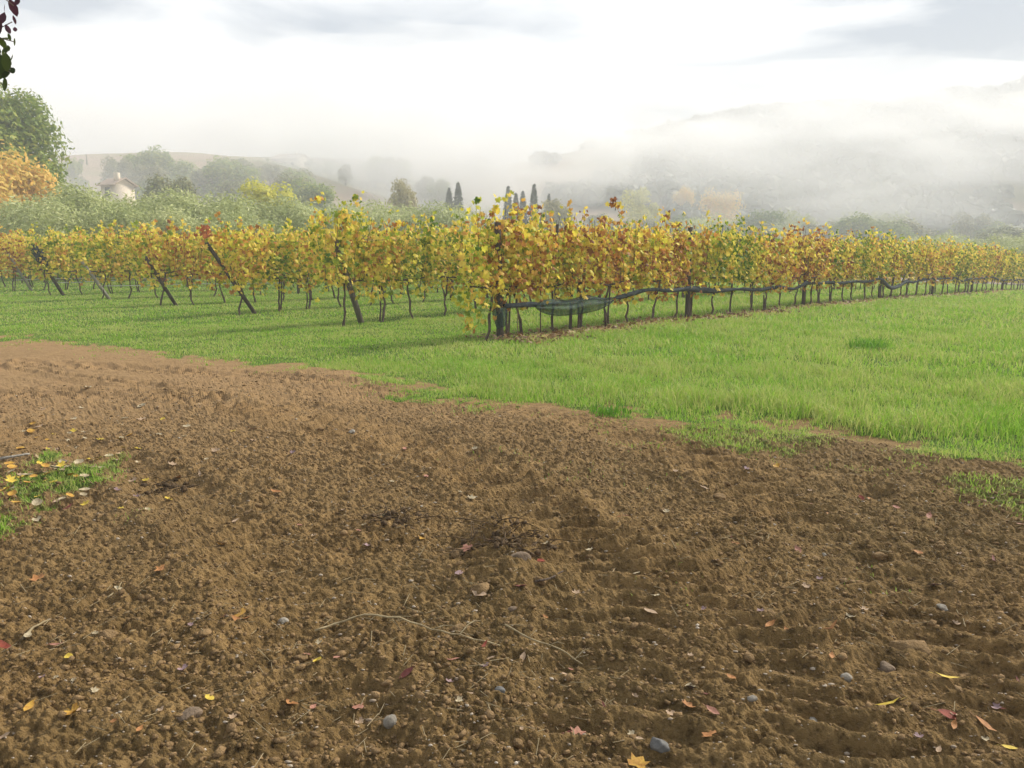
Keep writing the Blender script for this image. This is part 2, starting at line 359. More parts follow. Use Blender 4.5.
def ground_material():
    m, t = mat('ground'); ge = N(t, 'ShaderNodeNewGeometry'); P = ge.outputs['Position']
    at = N(t, 'ShaderNodeAttribute', attribute_name='green'); fa = N(t, 'ShaderNodeAttribute', attribute_name='farness'); le = N(t, 'ShaderNodeAttribute', attribute_name='track')
    big = noise(t, P, .55, 4); mid = noise(t, P, 6, 6, .65); fine = noise(t, P, 55, 6, .75); crum = noise(t, P, 24, 4, .6); spk = noise(t, P, 160, 2, .5)
    soil = mixc(t, ramp(t, [(.3, (0, 0, 0)), (.7, (1, 1, 1))], mid.outputs['Fac']).outputs[0], (.115, .069, .024), (.41, .262, .108))
    soil = mixc(t, math_(t, 'MULTIPLY', ramp(t, [(.38, (0, 0, 0)), (.65, (1, 1, 1))], big.outputs['Fac']).outputs[0], .55), soil, (.190, .135, .055))
    soil = mixc(t, math_(t, 'MULTIPLY', ramp(t, [(.35, (1, 1, 1)), (.5, (0, 0, 0))], fine.outputs['Fac']).outputs[0], .5), soil, (.050, .030, .014))
    soil = mixc(t, math_(t, 'MULTIPLY', ramp(t, [(.34, (1, 1, 1)), (.46, (0, 0, 0))], crum.outputs['Fac']).outputs[0], .55), soil, (.040, .024, .010))
    soil = mixc(t, ramp(t, [(.70, (0, 0, 0)), (.76, (1, 1, 1))], spk.outputs['Fac']).outputs[0], soil, (.34, .27, .19))
    sp_ = N(t, 'ShaderNodeSeparateXYZ'); t.links.new(P, sp_.inputs[0]); dry = math_(t, 'ADD', math_(t, 'SUBTRACT', sp_.outputs['Y'], math_(t, 'MULTIPLY', sp_.outputs['X'], .5)), math_(t, 'MULTIPLY', big.outputs['Fac'], 5.0))  # far-soil mask: redder earth, also painted lighter to imitate tree shade on the foreground
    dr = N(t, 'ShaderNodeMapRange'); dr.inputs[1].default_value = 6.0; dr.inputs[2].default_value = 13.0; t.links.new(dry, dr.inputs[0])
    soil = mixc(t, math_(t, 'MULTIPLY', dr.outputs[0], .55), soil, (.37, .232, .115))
    gn = noise(t, P, 2.2, 5); gg = mixc(t, gn.outputs['Fac'], (.05, .10, .014), (.13, .20, .03))
    moss = ramp(t, [(.35, (0, 0, 0)), (.65, (1, 1, 1))], math_(t, 'ADD', math_(t, 'MULTIPLY', at.outputs['Fac'], .8), math_(t, 'MULTIPLY', math_(t, 'SUBTRACT', mid.outputs['Fac'], .5), .8)))
    near = mixc(t, moss.outputs[0], soil, gg)
    fn = noise(t, P, .018, 5, .6); fcol = ramp(t, [(.3, (.09, .10, .04)), (.45, (.22, .20, .10)), (.55, (.27, .19, .13)), (.7, (.16, .17, .07))], fn.outputs['Fac'])
    col = mixc(t, fa.outputs['Fac'], near, fcol.outputs[0])
    d = N(t, 'ShaderNodeBsdfPrincipled'); d.inputs['Roughness'].default_value = .97; d.inputs['Specular IOR Level'].default_value = .12
    t.links.new(col, d.inputs['Base Color'])
    b1 = N(t, 'ShaderNodeBump'); b1.inputs['Strength'].default_value = 1.0; b1.inputs['Distance'].default_value = .022; t.links.new(fine.outputs['Fac'], b1.inputs['Height'])
    b2 = N(t, 'ShaderNodeBump'); b2.inputs['Strength'].default_value = .6; b2.inputs['Distance'].default_value = .05; t.links.new(mid.outputs['Fac'], b2.inputs['Height']); t.links.new(b1.outputs[0], b2.inputs['Normal'])
    t.links.new(b2.outputs[0], d.inputs['Normal'])
    o = N(t, 'ShaderNodeOutputMaterial'); t.links.new(d.outputs[0], o.inputs[0]); return m
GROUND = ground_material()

# ------------------------------------------------------------------ ground: one sheet from underfoot to beyond the mountain
def build_ground():
    az = np.concatenate([np.linspace(-180, -80, 30, endpoint=False), np.linspace(-80, -46, 130, endpoint=False), np.linspace(-46, 46, 840, endpoint=False), np.linspace(46, 80, 130, endpoint=False), np.linspace(80, 180, 30, endpoint=False)])*math.pi/180
    rr = [0.9]
    while rr[-1] < 900:
        r = rr[-1]
        rr.append(r + (max(0.0045, r*r/1206*0.72) if r < 8 else r*0.0135 if r < 40 else r*0.022))
    rr = np.array(rr); na, nr = len(az), len(rr)
    A, Rr = np.meshgrid(az, rr); x = (Rr*np.sin(A)).ravel(); y = (Rr*np.cos(A)).ravel()
    z = H(x, y); g = np.ones(len(x)); kk = np.hypot(x, y) < 90; g[kk] = grass_mask(x[kk], y[kk]); fa = sst(60, 110, np.hypot(x, y))
    V = np.column_stack([x, y, z]); V = np.vstack([V, [0, 0, H1(0, 0)]]); g = np.append(g, 0); fa = np.append(fa, 0)
    i, j = np.meshgrid(np.arange(nr-1), np.arange(na), indexing='ij'); i = i.ravel(); j = j.ravel(); k = (j+1) % na
    q = np.column_stack([i*na+j, i*na+k, (i+1)*na+k, (i+1)*na+j])[:, ::-1]
    c = len(V)-1; jj = np.arange(na); tri = np.column_stack([np.full(na, c), (jj+1) % na, jj])
    loops = np.concatenate([q.ravel(), tri.ravel()]); tot = np.concatenate([np.full(len(q), 4), np.full(na, 3)])
    st = np.concatenate([[0], np.cumsum(tot)[:-1]])
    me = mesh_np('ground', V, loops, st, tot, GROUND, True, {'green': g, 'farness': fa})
    sm = np.ones(len(st), bool); ctr = rr[np.minimum(i, nr-1)]; sm[:len(q)] = ctr > 13; me.polygons.foreach_set('use_smooth', sm)
    o = link('ground', me); tag(o, 'tilled brown earth with wheel marks, running into grass, fields and hills', 'ground', None, 'structure')
    print('ground verts', len(V))
build_ground()

# haze over the whole valley
def build_haze():
    m, t = mat('haze'); pv = N(t, 'ShaderNodeVolumePrincipled'); pv.inputs['Color'].default_value = (.935, .955, .985, 1); pv.inputs['Density'].default_value = HAZE; pv.inputs['Anisotropy'].default_value = -.05
    o = N(t, 'ShaderNodeOutputMaterial'); t.links.new(pv.outputs[0], o.inputs['Volume'])
    b = MB().box((-930, -930, -12), (930, 930, 112)); ob = link('haze', b.mesh('haze', m)); tag(ob, 'pale morning haze filling the valley', 'haze', None, 'stuff')
build_haze()
def fog_bank(u, v, Y, rx, ry, rz, dens, seed, label):
    m, t = mat('fog'); pv = N(t, 'ShaderNodeVolumePrincipled'); pv.inputs['Color'].default_value = (1, 1, 1, 1); pv.inputs['Anisotropy'].default_value = .2
    tcn = N(t, 'ShaderNodeNewGeometry'); mpn = N(t, 'ShaderNodeMapping'); mpn.inputs['Scale'].default_value = (.018, .018, .05); mpn.inputs['Location'].default_value = (seed*1.7, 0, seed); t.links.new(tcn.outputs['Position'], mpn.inputs[0])
    n1 = noise(t, mpn.outputs[0], 1.0, 4, .6); n1.inputs['Distortion'].default_value = .8; r_ = N(t, 'ShaderNodeMapRange'); r_.inputs[1].default_value = .40; r_.inputs[2].default_value = .66; r_.inputs[4].default_value = dens*2.4; t.links.new(n1.outputs['Fac'], r_.inputs[0]); t.links.new(r_.outputs[0], pv.inputs['Density'])
    o = N(t, 'ShaderNodeOutputMaterial'); t.links.new(pv.outputs[0], o.inputs['Volume'])
    bm = bmesh.new(); bmesh.ops.create_icosphere(bm, subdivisions=5, radius=1); V = np.array([q.co[:] for q in bm.verts]); Fc = np.array([[q.index for q in f.verts] for f in bm.faces]); bm.free()
    k = .55+.9*(.5*fbm(V[:, 0]*2.2+V[:, 2]*1.3+seed*7, V[:, 1]*2.2+V[:, 2]*1.7, seed, 4)+.5*fbm(V[:, 0]*2.1-V[:, 1]*1.1+seed*3, V[:, 2]*2.3, seed+40, 4))
    me = mesh_np('fog_bank', V*k[:, None]*np.array([rx, ry, rz]), Fc.ravel(), np.arange(len(Fc))*3, np.full(len(Fc), 3), m, True)
    ob = link('fog_bank', me, loc=AT(u, v, Y)); tag(ob, label, 'fog', None, 'stuff')
fog_bank(470, 150, 235, 50, 28, 24, .024, 1, 'white fog filling the valley right of the hill')
fog_bank(400, 110, 330, 110, 40, 32, .013, 2, 'white fog rising over the middle of the valley')
fog_bank(200, 105, 340, 120, 40, 28, .010, 3, 'white fog standing behind the left hill')
fog_bank(20, 120, 290, 90, 50, 32, .012, 4, 'white fog behind the large green tree')
fog_bank(800, 104, 300, 150, 34, 13, .016, 5, 'long white tongue of fog lying across the mountain')
fog_bank(650, 128, 270, 75, 24, 15, .009, 6, 'thin wisp of fog on the mountain left of the long tongue')
fog_bank(880, 160, 225, 75, 28, 18, .012, 7, 'soft fog low on the right part of the mountain')
fog_bank(175, 168, 112, 45, 22, 11, .006, 9, 'thin mist among the trees behind the white house')
fog_bank(1010, 130, 260, 50, 25, 16, .015, 8, 'white fog at the right edge below the mountain top')

# ------------------------------------------------------------------ leaves and blades
def leaf_shape(kind):
    if kind == 'vine':
        a = [(0, -.1), (.28, -.32), (.5, -.08), (.36, .08), (.52, .36), (.24, .34), (.0, .66), (-.24, .34), (-.52, .36), (-.36, .08), (-.5, -.08), (-.28, -.32)]
    elif kind == 'round': a = [(.46*math.cos(t), .46*math.sin(t)) for t in np.linspace(-math.pi/2, 1.5*math.pi, 10, endpoint=False)]
    elif kind == 'oval': a = [(0, -.62), (.2, -.4), (.32, -.05), (.25, .32), (0, .66), (-.25, .32), (-.32, -.05), (-.2, -.4)]
    else: a = [(0, -.7), (.14, -.3), (.17, .1), (0, .75), (-.17, .1), (-.14, -.3)]
    return np.array(a)
def leaf_cloud(name, C, nrm, up, size, shape, m, fold=.18):
    """many separate leaf polygons (fans round a raised mid point) in one mesh"""
    S = leaf_shape(shape); k = len(S); n = len(C)
    nrm = nrm/np.linalg.norm(nrm, axis=1, keepdims=True)
    ax = np.cross(up, nrm); ax /= np.linalg.norm(ax, axis=1, keepdims=True)+1e-9; ay = np.cross(nrm, ax)
    V = np.zeros((n, k+1, 3)); V[:, 0] = C
    for i, (a, b) in enumerate(S):
        V[:, i+1] = C+(ax*a+ay*b)*size[:, None]-nrm*(fold*size*abs(a)*1.6+fold*.5*size*abs(b))[:, None]
    idx = np.arange(n)[:, None]*(k+1)
    tris = np.concatenate([np.stack([idx[:, 0], idx[:, 0]+1+i, idx[:, 0]+1+(i+1) % k], 1) for i in range(k)], 0)
    return mesh_np(name, V.reshape(-1, 3), tris.ravel(), np.arange(len(tris))*3, np.full(len(tris), 3), m)
def blades(name, x, y, z, h, w, lean, m, seg=2):
    n = len(x); th = rng.uniform(0, 2*math.pi, n); lx, ly = np.cos(th), np.sin(th)
    t2 = rng.uniform(0, 2*math.pi, n); wx, wy = np.cos(t2)*w/2, np.sin(t2)*w/2
    V = np.zeros((n, 5, 3))
    V[:, 0] = np.column_stack([x-wx, y-wy, z]); V[:, 1] = np.column_stack([x+wx, y+wy, z])
    mx_, my_ = x+lx*lean*.35*h, y+ly*lean*.35*h
    V[:, 2] = np.column_stack([mx_+wx*.8, my_+wy*.8, z+h*.6]); V[:, 3] = np.column_stack([mx_-wx*.8, my_-wy*.8, z+h*.6])
    V[:, 4] = np.column_stack([x+lx*lean*h, y+ly*lean*h, z+h*(1-.25*lean)])
    b = np.arange(n)*5
    q = np.column_stack([b, b+1, b+2, b+3]); t = np.column_stack([b+3, b+2, b+4])
    loops = np.concatenate([q.ravel(), t.ravel()]); tot = np.concatenate([np.full(n, 4), np.full(n, 3)]); st = np.concatenate([[0], np.cumsum(tot)[:-1]])
    return mesh_np(name, V.reshape(-1, 3), loops, st, tot, m)

# ------------------------------------------------------------------ grass
def build_grass():
    X, Y, HH, W, LN = [], [], [], [], []
    def ring(r0, r1, dens, hmul, w, a0=-50, a1=50):
        area = math.radians(a1-a0)/2*(r1*r1-r0*r0); n = int(area*dens)
        r = np.sqrt(rng.uniform(r0*r0, r1*r1, n)); a = np.radians(rng.uniform(a0, a1, n))
        x, y = r*np.sin(a), r*np.cos(a)
        m = grass_mask(x, y); cl = fbm(x*2.3, y*2.3, 131, 3)
        keep = rng.random(n) < np.clip(m*1.25-.12, 0, 1)*(0.35+1.1*cl); x, y, m, cl = x[keep], y[keep], m[keep], cl[keep]
        s = sd_soil(x, y)
        lush = sst(-4, 2, x-0.15*(y-8))*sst(0.1, -.9, s)            # the deep sward on the right
        h = (0.03+0.06*cl+lush*(0.025+.09*cl)*(1+.9*sst(-1.6, -.5, s)))*hmul*rng.uniform(.55, 1.35, len(x))
        h *= 0.55+0.45*m
        X.append(x); Y.append(y); HH.append(h); W.append(np.full(len(x), w)*rng.uniform(.7, 1.3, len(x))); LN.append(rng.uniform(.15, 1.0, len(x)))
    ring(3.2, 7, 3400, .75, .005); ring(7, 11, 2400, .8, .0065); ring(11, 18, 900, .82, .011); ring(18, 32, 280, .9, .020); ring(32, 80, 48, 1.0, .05)
    x, y, h, w, l = map(np.concatenate, (X, Y, HH, W, LN)); z = H(x, y)-.008
    print('blades', len(x))
    o = link('grass', blades('grass', x, y, z, h, w, l, GRASS)); tag(o, 'bright green grass beside the tilled soil and between the vine rows', 'grass', None, 'stuff')
build_grass()
def tuft(u, v, h, n, rad, label):
    x0, y0 = G(u, v); a = rng.uniform(0, 6.28, n); r = rad*np.sqrt(rng.random(n)); x = x0+r*np.cos(a); y = y0+r*np.sin(a); z = H(x, y)-.01
    me = blades('grass_tuft', x-x0, y-y0, z-z.min(), h*rng.uniform(.5, 1.1, n), np.full(n, .010), rng.uniform(.2, .9, n), GRASS)
    o = link('grass_tuft', me, loc=(x0, y0, float(z.min()))); o.color = (.42, 0, 0, 1); tag(o, label, 'grass tuft')
tuft(868, 350, .26, 260, .28, 'dark green grass tuft standing taller in the bright sward')
tuft(610, 415, .12, 160, .2, 'small grass tuft on the crumbling edge of the tilled soil')

# ------------------------------------------------------------------ vineyard
def vine_trunk(seed):
    random.seed(seed); b = MB(); p = Vector((0, 0, -.08)); pts = [p.copy()]; rad = [.028]
    lean = Vector((random.uniform(-.16, .16), random.uniform(-.05, .05), 1))
    for i in range(8):
        p = p+lean*.116+Vector((random.uniform(-.05, .05), random.uniform(-.04, .04), 0)); pts.append(p.copy()); rad.append(.024-.0008*i+random.uniform(-.004, .005))
    b.tube(pts, rad, 8, True, .3); top = pts[-1]
    for s in (-1, 1):
        q = top.copy(); ap = [q.copy()]
        for i in range(4): q = q+Vector((s*.12, random.uniform(-.02, .02), random.uniform(-.01, .035))); ap.append(q.copy())
        b.tube(ap, [.022, .02, .018, .015, .011], 6, True, .25)
        for i in (1, 2, 3, 4):
            c = ap[i].copy(); cp = [c.copy()]; dx = random.uniform(-.05, .05); dy = random.uniform(-.06, .06)
            for k in range(5): c = c+Vector((dx+random.uniform(-.03, .03), dy+random.uniform(-.03, .03), .24)); cp.append(c.copy())
            b.tube(cp, [.006, .005, .005, .004, .004, .003], 4, False)
    if seed % 3 == 0:
        q = pts[3]; b.tube([pts[0]+Vector((.06, 0, 0)), q+Vector((.09, .01, 0)), top+Vector((.05, 0, 0))], [.022, .02, .014], 6, True, .3)
    return b.mesh('trunk', BARK)
def vine_foliage(seed, n=430, top=2.15, low=.72, wid=.56):
    r = np.random.default_rng(seed)
    nc = 12; cx0 = np.linspace(-wid, wid, nc)+r.normal(0, .05, nc); ct = r.uniform(top-.32, top+.10, nc); cl = r.normal(0, .10, nc); cy = r.normal(0, .07, nc); cd = r.normal(0, .16, nc)
    k = r.integers(0, nc, n); zz = r.beta(1.15, 1.1, n); lo_ = np.where(r.random(nc) < .25, low-.22, low)
    z = lo_[k]+(ct[k]-lo_[k])*zz+r.normal(0, .03, n)
    on = r.random(n) < .62
    x = np.where(on, cx0[k]+cl[k]*zz+r.normal(0, .055, n), r.uniform(-wid, wid, n)); y = np.where(on, cy[k]+cd[k]*zz+r.normal(0, .075, n), r.normal(0, .13, n))
    z = np.where(on, z, low+(top-.15-low)*r.beta(1.3, 1.2, n))
    C = np.column_stack([x, y, z])
    # a few shoots standing up above the wall and hanging below it
    ns = 52; sx = r.uniform(-wid, wid, 8); k = r.integers(0, 8, ns); tt = r.random(ns)
    S = np.column_stack([sx[k]+r.normal(0, .04, ns)+.12*tt*np.where(k % 2, 1, -1), r.normal(0, .06, ns), np.where(k < 4, top-.05+tt*(.10+.08*k), low-.02-tt*.25)])
    keep = r.random(ns) < .8; C = np.vstack([C, S[keep]]); n = len(C)
    side = np.sign(C[:, 1]+r.normal(0, .08, n)); nr = np.column_stack([r.normal(0, .55, n), side*r.uniform(.35, 1.1, n), r.normal(.25, .45, n)])
    up = np.column_stack([r.normal(0, .45, n), r.normal(0, .2, n), -np.ones(n)])
    return leaf_cloud('foliage', C, nr, up, r.uniform(.05, .13, n), 'vine', VINE, .28)
TRUNKS = [vine_trunk(s) for s in range(1, 9)]
FOL = [vine_foliage(100+s, n=int(570+50*(s % 4)), top=2.02+.06*(s % 3)) for s in range(8)]
TALL = [vine_foliage(200, 760, 2.40, .80, .62), vine_foliage(201, 430, 1.95, .42, .46), vine_foliage(202, 430, 2.2, .78, .42)]
RZ = math.atan2(DIR[1], DIR[0])
random.seed(5)
def plant_vine(row, t, label, group, bias, fol=None, lat=0.0, trunk=None, zs=1.0):
    e_ = row_end(row); x, y = e_+DIR*t+PER*lat; z = HB(x, y)
    o = empty('grapevine', (x, y, z), label, 'grapevine', group, RZ+(math.pi if random.random() < .5 else 0)+random.uniform(-.06, .06), (1, 1, zs*random.uniform(.95, 1.05)))
    link('trunk', trunk or random.choice(TRUNKS), o)
    f = link('foliage', fol or random.choice(FOL), o); f.color = (max(0, min(1, bias+random.gauss(0, .10))), 0, 0, 1)
    return o
def row_end(k): return E1+PER*4.0*k
ROW_WORD = ['nearest row, the one carrying the rolled dark net', 'second row, behind the near leaning post', 'third row, behind the tall dark leaning post', 'fourth row back', 'fifth row back, by the short pale post', 'sixth row back, by the netted post',
            'seventh row back at the left edge', 'eighth row back', 'farthest row at the back left']
ROW_LOOK = ['gold and rust leaved', 'green and bronze leaved', 'yellow and orange leaved', 'golden leaved', 'yellow leaved', 'bright yellow leaved', 'pale yellow leaved', 'dull yellow leaved', 'faint yellow leaved']
ROW_LEN = [76, 34, 25, 21, 19, 18, 17, 16, 16]; ROW_BIAS = [.53, .46, .52, .50, .48, .49, .48, .48, .48]
for k in range(9):
    t = -.35 if k else .55
    i = 0
    while t < ROW_LEN[k]:
        lab = '%s grapevine in the %s' % (ROW_LOOK[k], ROW_WORD[k]); b = ROW_BIAS[k]; fol = None
        if k == 0: b += .07*math.sin(t*.55+.8) - (.05 if t > 22 else 0)
        if k == 1 and i == 0: fol = TALL[0]; lab = 'tall olive brown topped grapevine over the near leaning post'; b = .34
        if k == 1 and i in (1, 2): b -= .10
        if k == 0 and i == 1: lab = 'grapevine with thick slanting trunk left of the spread green net'
        if k == 0 and i == 4: lab = 'vine with one dark-tipped shoot above the row, right of the spread net'
        plant_vine(k, t, lab, 'vines of the '+ROW_WORD[k] if 'grapevine in the' in lab else None, b, fol, random.uniform(-.06, .06))
        t += .92+random.uniform(-.1, .1); i += 1
plant_vine(0, -.42, 'end grapevine with rusty orange leaves drooping low beside the dark end post', None, .63, TALL[1])
plant_vine(0, .12, 'gnarled grapevine leaning against the dark end post of the nearest row', None, .55, TALL[2])

def post(base, top, r, m, label, cat='post', square=False, group=None, name='vine_post'):
    b = MB(); base = Vector(base); top = Vector(top); d = top-base
    if square:
        n = 4; b.tube([-d*.12, d*.5, d], [r*1.02, r*1.0, r*.98], 4, True, .03)
    else:
        b.tube([-d*.12, d*.3, d*.65, d], [r*1.06, r, r*.97, r*.93], 9, True, .10)
    o = link(name, b.mesh(name, m), loc=base); return tag(o, label, cat, group)
def row_pt(k, t, lat=0, z=0):
    x, y = row_end(k)+DIR*t+PER*lat; return Vector((x, y, HB(x, y)+z))
post(row_pt(0, 0), row_pt(0, -.06, 0, 1.96), .062, WOOD, 'dark rough end post of the nearest vine row, a net bundle hanging on it')
for i, t in enumerate((6.3, 12.9, 19.5, 26, 32.5, 39, 45.5, 52, 58.5, 65, 71.5)):
    lab = {0: 'dark wooden post in the nearest row, first one right of the spread net', 1: 'dark wooden post in the nearest row, second one right of the spread net', 2: 'dark wooden post in the nearest row where the net sags lowest'}.get(i, 'distant dark post in the nearest row towards the right edge')
    post(row_pt(0, t), row_pt(0, t, 0, 2.0+random.uniform(-.06, .06)), .055, WOOD, lab, group='far posts of the nearest row' if i > 2 else None)
post(row_pt(0, 1.95), row_pt(0, 2.0, 0, 1.75), .030, WOOD, 'brown wooden stake rising through the middle of the spread green net', 'stake', name='vine_stake')
post(row_pt(0, .95, -.1), row_pt(0, .95, -.1, 2.15), .011, IRON, 'thin dark rod in front of the left end of the spread net', 'stake', name='vine_stake')
post(row_pt(0, .45), row_pt(0, .45, 0, 1.7), .010, STRAW, 'thin pale cane between the end post and the slanting trunk', 'stake', name='vine_stake')
def px_post(k, t, u0, v0, u1, v1, lean_t, r, m, lab, square=False):
    b = row_pt(k, t); tp = b+Vector((DIR[0]*lean_t, DIR[1]*lean_t, (v0-v1)/F*b.y))
    return post(b, tp, r, m, lab, square=square)
px_post(1, .12, 365, 325, 346, 238, -.62, .062, GREYWOOD, 'near leaning post with pale face at the end of the second row', True)
px_post(2, .05, 257, 313, 218, 243, -1.12, .048, WOOD, 'tall dark post leaning hard left with red leaves at its top', True)
px_post(3, .05, 176, 307, 155, 258, -.75, .046, WOOD, 'dark leaning post half hidden in leaves, left of the tall leaning post')
px_post(4, -.1, 108, 297, 90, 258, -.72, .055, PALEWOOD, 'short pale post leaning left at the end of the fifth row', True)
px_post(5, .0, 50, 296, 30, 245, -.85, .055, WOOD, 'dark leaning post with a black net bundled over its head')
px_post(6, .3, 14, 295, 0, 256, -.7, .055, PALEWOOD, 'pale leaning post at the left edge of the picture', True)
for k, ts in ((1, (6.5, 13, 19.5, 26)), (2, (6.5, 13, 19.5)), (3, (6.5, 13)), (4, (6.5, 13)), (5, (6.5,)), (6, (6.5,))):
    for t in ts: post(row_pt(k, t), row_pt(k, t, 0, 2.15), .05, WOOD, 'plain upright post inside the %s' % ROW_WORD[k], group='posts inside the '+ROW_WORD[k])
# red leaves at the head of the tall leaning post
def leaf_bunch(name, at, n, rad, bias, label, m=VINE, size=(.08, .14), shape='vine'):
    C = rng.normal(0, 1, (n, 3))*np.array(rad); nr = rng.normal(0, .6, (n, 3)); nr[:, 1] -= .8
    up = rng.normal(0, .4, (n, 3)); up[:, 2] -= 1
    o = empty(name, at, label, 'foliage'); link('stem', MB().tube([(0, 0, -rad[2]*2.5), (.01, 0, 0), (0, .01, rad[2]*1.6)], [.008, .006, .003], 5).mesh('stem', BARK), o)
    lv = link('leaves', leaf_cloud('leaves', C, nr, up, rng.uniform(*size, n), shape, m, .2), o); lv.color = (bias, 0, 0, 1); return o
REDL = leafy('red_leaf', [(0, (.36, .09, .04)), (1, (.55, .22, .08))])
leaf_bunch('vine_shoot', row_pt(2, -1.05, 0, 1.92), 26, (.10, .1, .10), .5, 'cluster of red vine leaves on the head of the tall leaning post', REDL)
for k in range(7):
    for z in (.80, 1.25, 1.7):
        pts = [row_pt(k, t, 0, z+.012*math.sin(t*2)) for t in np.arange(-.05, ROW_LEN[k], 1.5)]
        b = MB().tube([p-pts[0] for p in pts], .0035, 4, False); o = link('training_wire', b.mesh('training_wire', WIRE), loc=pts[0])
        tag(o, '%s steel wire strung along the %s' % ({.80: 'low', 1.25: 'middle', 1.7: 'high'}[z], ROW_WORD[k]), 'wire')
for k, z in ((4, .42), (5, .45), (6, .42)):
    pts = [row_pt(k, t, .05, z+.02*math.sin(t*1.1+k)) for t in np.arange(-.3, 15, .8)]
    o = link('irrigation_hose', MB().tube([p-pts[0] for p in pts], .014, 6).mesh('irrigation_hose', HOSE, True), loc=pts[0]); tag(o, 'pale irrigation hose strung low along the '+ROW_WORD[k], 'hose')

# nets on the nearest row
def net_material():
    m, t = mat('green_net'); tcn = N(t, 'ShaderNodeTexCoord'); n1 = noise(t, tcn.outputs['Object'], 5, 4); w = N(t, 'ShaderNodeTexWave', wave_type='BANDS', bands_direction='Z')
    w.inputs['Scale'].default_value = 9; w.inputs['Distortion'].default_value = 5; w.inputs['Detail'].default_value = 3; t.links.new(tcn.outputs['Object'], w.inputs[0])
    c = mixc(t, w.outputs['Fac'], (.010, .032, .026), (.035, .080, .066))
    d = N(t, 'ShaderNodeBsdfPrincipled'); d.inputs['Roughness'].default_value = .8; t.links.new(c, d.inputs['Base Color'])
    tr = N(t, 'ShaderNodeBsdfTransparent'); ms = N(t, 'ShaderNodeMixShader')
    t.links.new(math_(t, 'ADD', math_(t, 'MULTIPLY', n1.outputs['Fac'], .5), .30), ms.inputs[0])
    o = N(t, 'ShaderNodeOutputMaterial'); t.links.new(tr.outputs[0], ms.inputs[1]); t.links.new(d.outputs[0], ms.inputs[2]); t.links.new(ms.outputs[0], o.inputs[0]); return m
NET = net_material()
def build_net():
    ctrl = [(0, .56), (.45, .57), (.75, .55), (1.2, .55), (2.6, .58), (3.4, .55), (3.7, .60), (4.1, .66), (4.6, .70), (5.0, .66), (5.5, .63), (6.0, .68), (6.3, .67), (7.2, .60), (8.1, .60), (8.7, .62), (9.6, .55), (10.6, .60), (11.2, .62), (11.6, .52), (12.2, .52), (12.8, .70), (13.4, .62), (14.4, .66), (15.5, .60),
            (16.8, .66), (18, .62), (19.2, .74), (20, .42), (20.7, .34), (21.4, .44), (22.2, .62), (22.9, .5), (23.6, .62), (25, .66)]
    t = 26
    while t < 74: ctrl.append((t, random.uniform(.52, .74))); t += random.uniform(.9, 1.6)
    ct, cz = zip(*ctrl); ts = np.arange(0, 74, .16); zs = np.interp(ts, ct, cz); zs = np.convolve(np.pad(zs, 2, 'edge'), np.ones(5)/5, 'valid')
    pts = [row_pt(0, a, -.10, z) for a, z in zip(ts, zs)]; o0 = pts[0]
    rad = []
    for a in ts:
        base = .030+.022*vn(np.array([a*1.3]), np.array([.5]), 3)[0]
        if .9 < a < 3.3: base = .014
        if 6.0 < a < 7.3: base = .055+.02*math.sin((a-6)*2.4)
        if 19.2 < a < 22.4: base = .065
        if abs(a-7.4) < .3 or abs(a-12.9) < .3: base = .06
        rad.append(base)
    b = MB().tube([p-o0 for p in pts], rad, 8, True, .35); o = link('rolled_net', b.mesh('rolled_net', NETROLL), loc=o0)
    tag(o, 'dark twisted net tied in sagging loops along the nearest row', 'net')
    # the opened piece: a lens of thin cloth hanging in folds
    n, mrows = 34, 14; V, Fc = [], []
    for i in range(n+1):
        s = i/n; t_ = .72+s*(3.15-.72); wd_ = max(0.02, math.sin(math.pi*min(1, s*1.02))**.55)
        up_ = .535+.12*wd_*(1+.25*math.sin(s*13)-.30*math.exp(-((s-.5)/.16)**2)); lo_ = .53-.235*wd_-.015*math.sin(s*9)
        for j in range(mrows+1):
            w = j/mrows; z = up_+(lo_-up_)*w
            lat = -.14-.10*wd_*math.sin(math.pi*w)+.018*math.sin(w*17+s*4)+.012*math.sin(s*21+w*5)
            V.append(row_pt(0, t_, lat, z)-o0)
    for i in range(n):
        for j in range(mrows):
            a = i*(mrows+1)+j; Fc.append((a, a+1, a+mrows+2, a+mrows+1))
    me = mesh_faces('spread_net', [tuple(v) for v in V], Fc, NET, True); o = link('spread_net', me, loc=o0)
    md = o.modifiers.new('thick', 'SOLIDIFY'); md.thickness = .003
    tag(o, 'dark green net hanging open between trunks like a hammock', 'net')
    # bundle at the end post
    bm = bmesh.new(); bmesh.ops.create_icosphere(bm, subdivisions=4, radius=1)
    for v in bm.verts:
        f = .82+.35*math.sin(v.co.x*6+v.co.z*3)*.25+.16*random.random()
        v.co = Vector((v.co.x*.13*f, v.co.y*.11*f, v.co.z*.20*f*(1-.35*v.co.z)))
    me = bpy.data.meshes.new('net_bundle'); bm.to_mesh(me); bm.free(); me.materials.append(NET)
    o = link('net_bundle', me, loc=row_pt(0, -.16, -.14, .44)); tag(o, 'bunched green net end hanging at the foot of the dark end post', 'net')
    bm = bmesh.new(); bmesh.ops.create_icosphere(bm, subdivisions=3, radius=1)
    for v in bm.verts:
        f = .8+.4*random.random(); v.co = Vector((v.co.x*.16*f, v.co.y*.13*f, v.co.z*.40*f))
    me = bpy.data.meshes.new('net_bundle'); bm.to_mesh(me); bm.free(); me.materials.append(NETROLL)
    o = link('net_bundle', me, loc=row_pt(5, -.62, 0, 1.32), rot=(0, R(-27), RZ)); tag(o, 'black net bundle wrapped round the head of a far leaning post', 'net')
build_net()
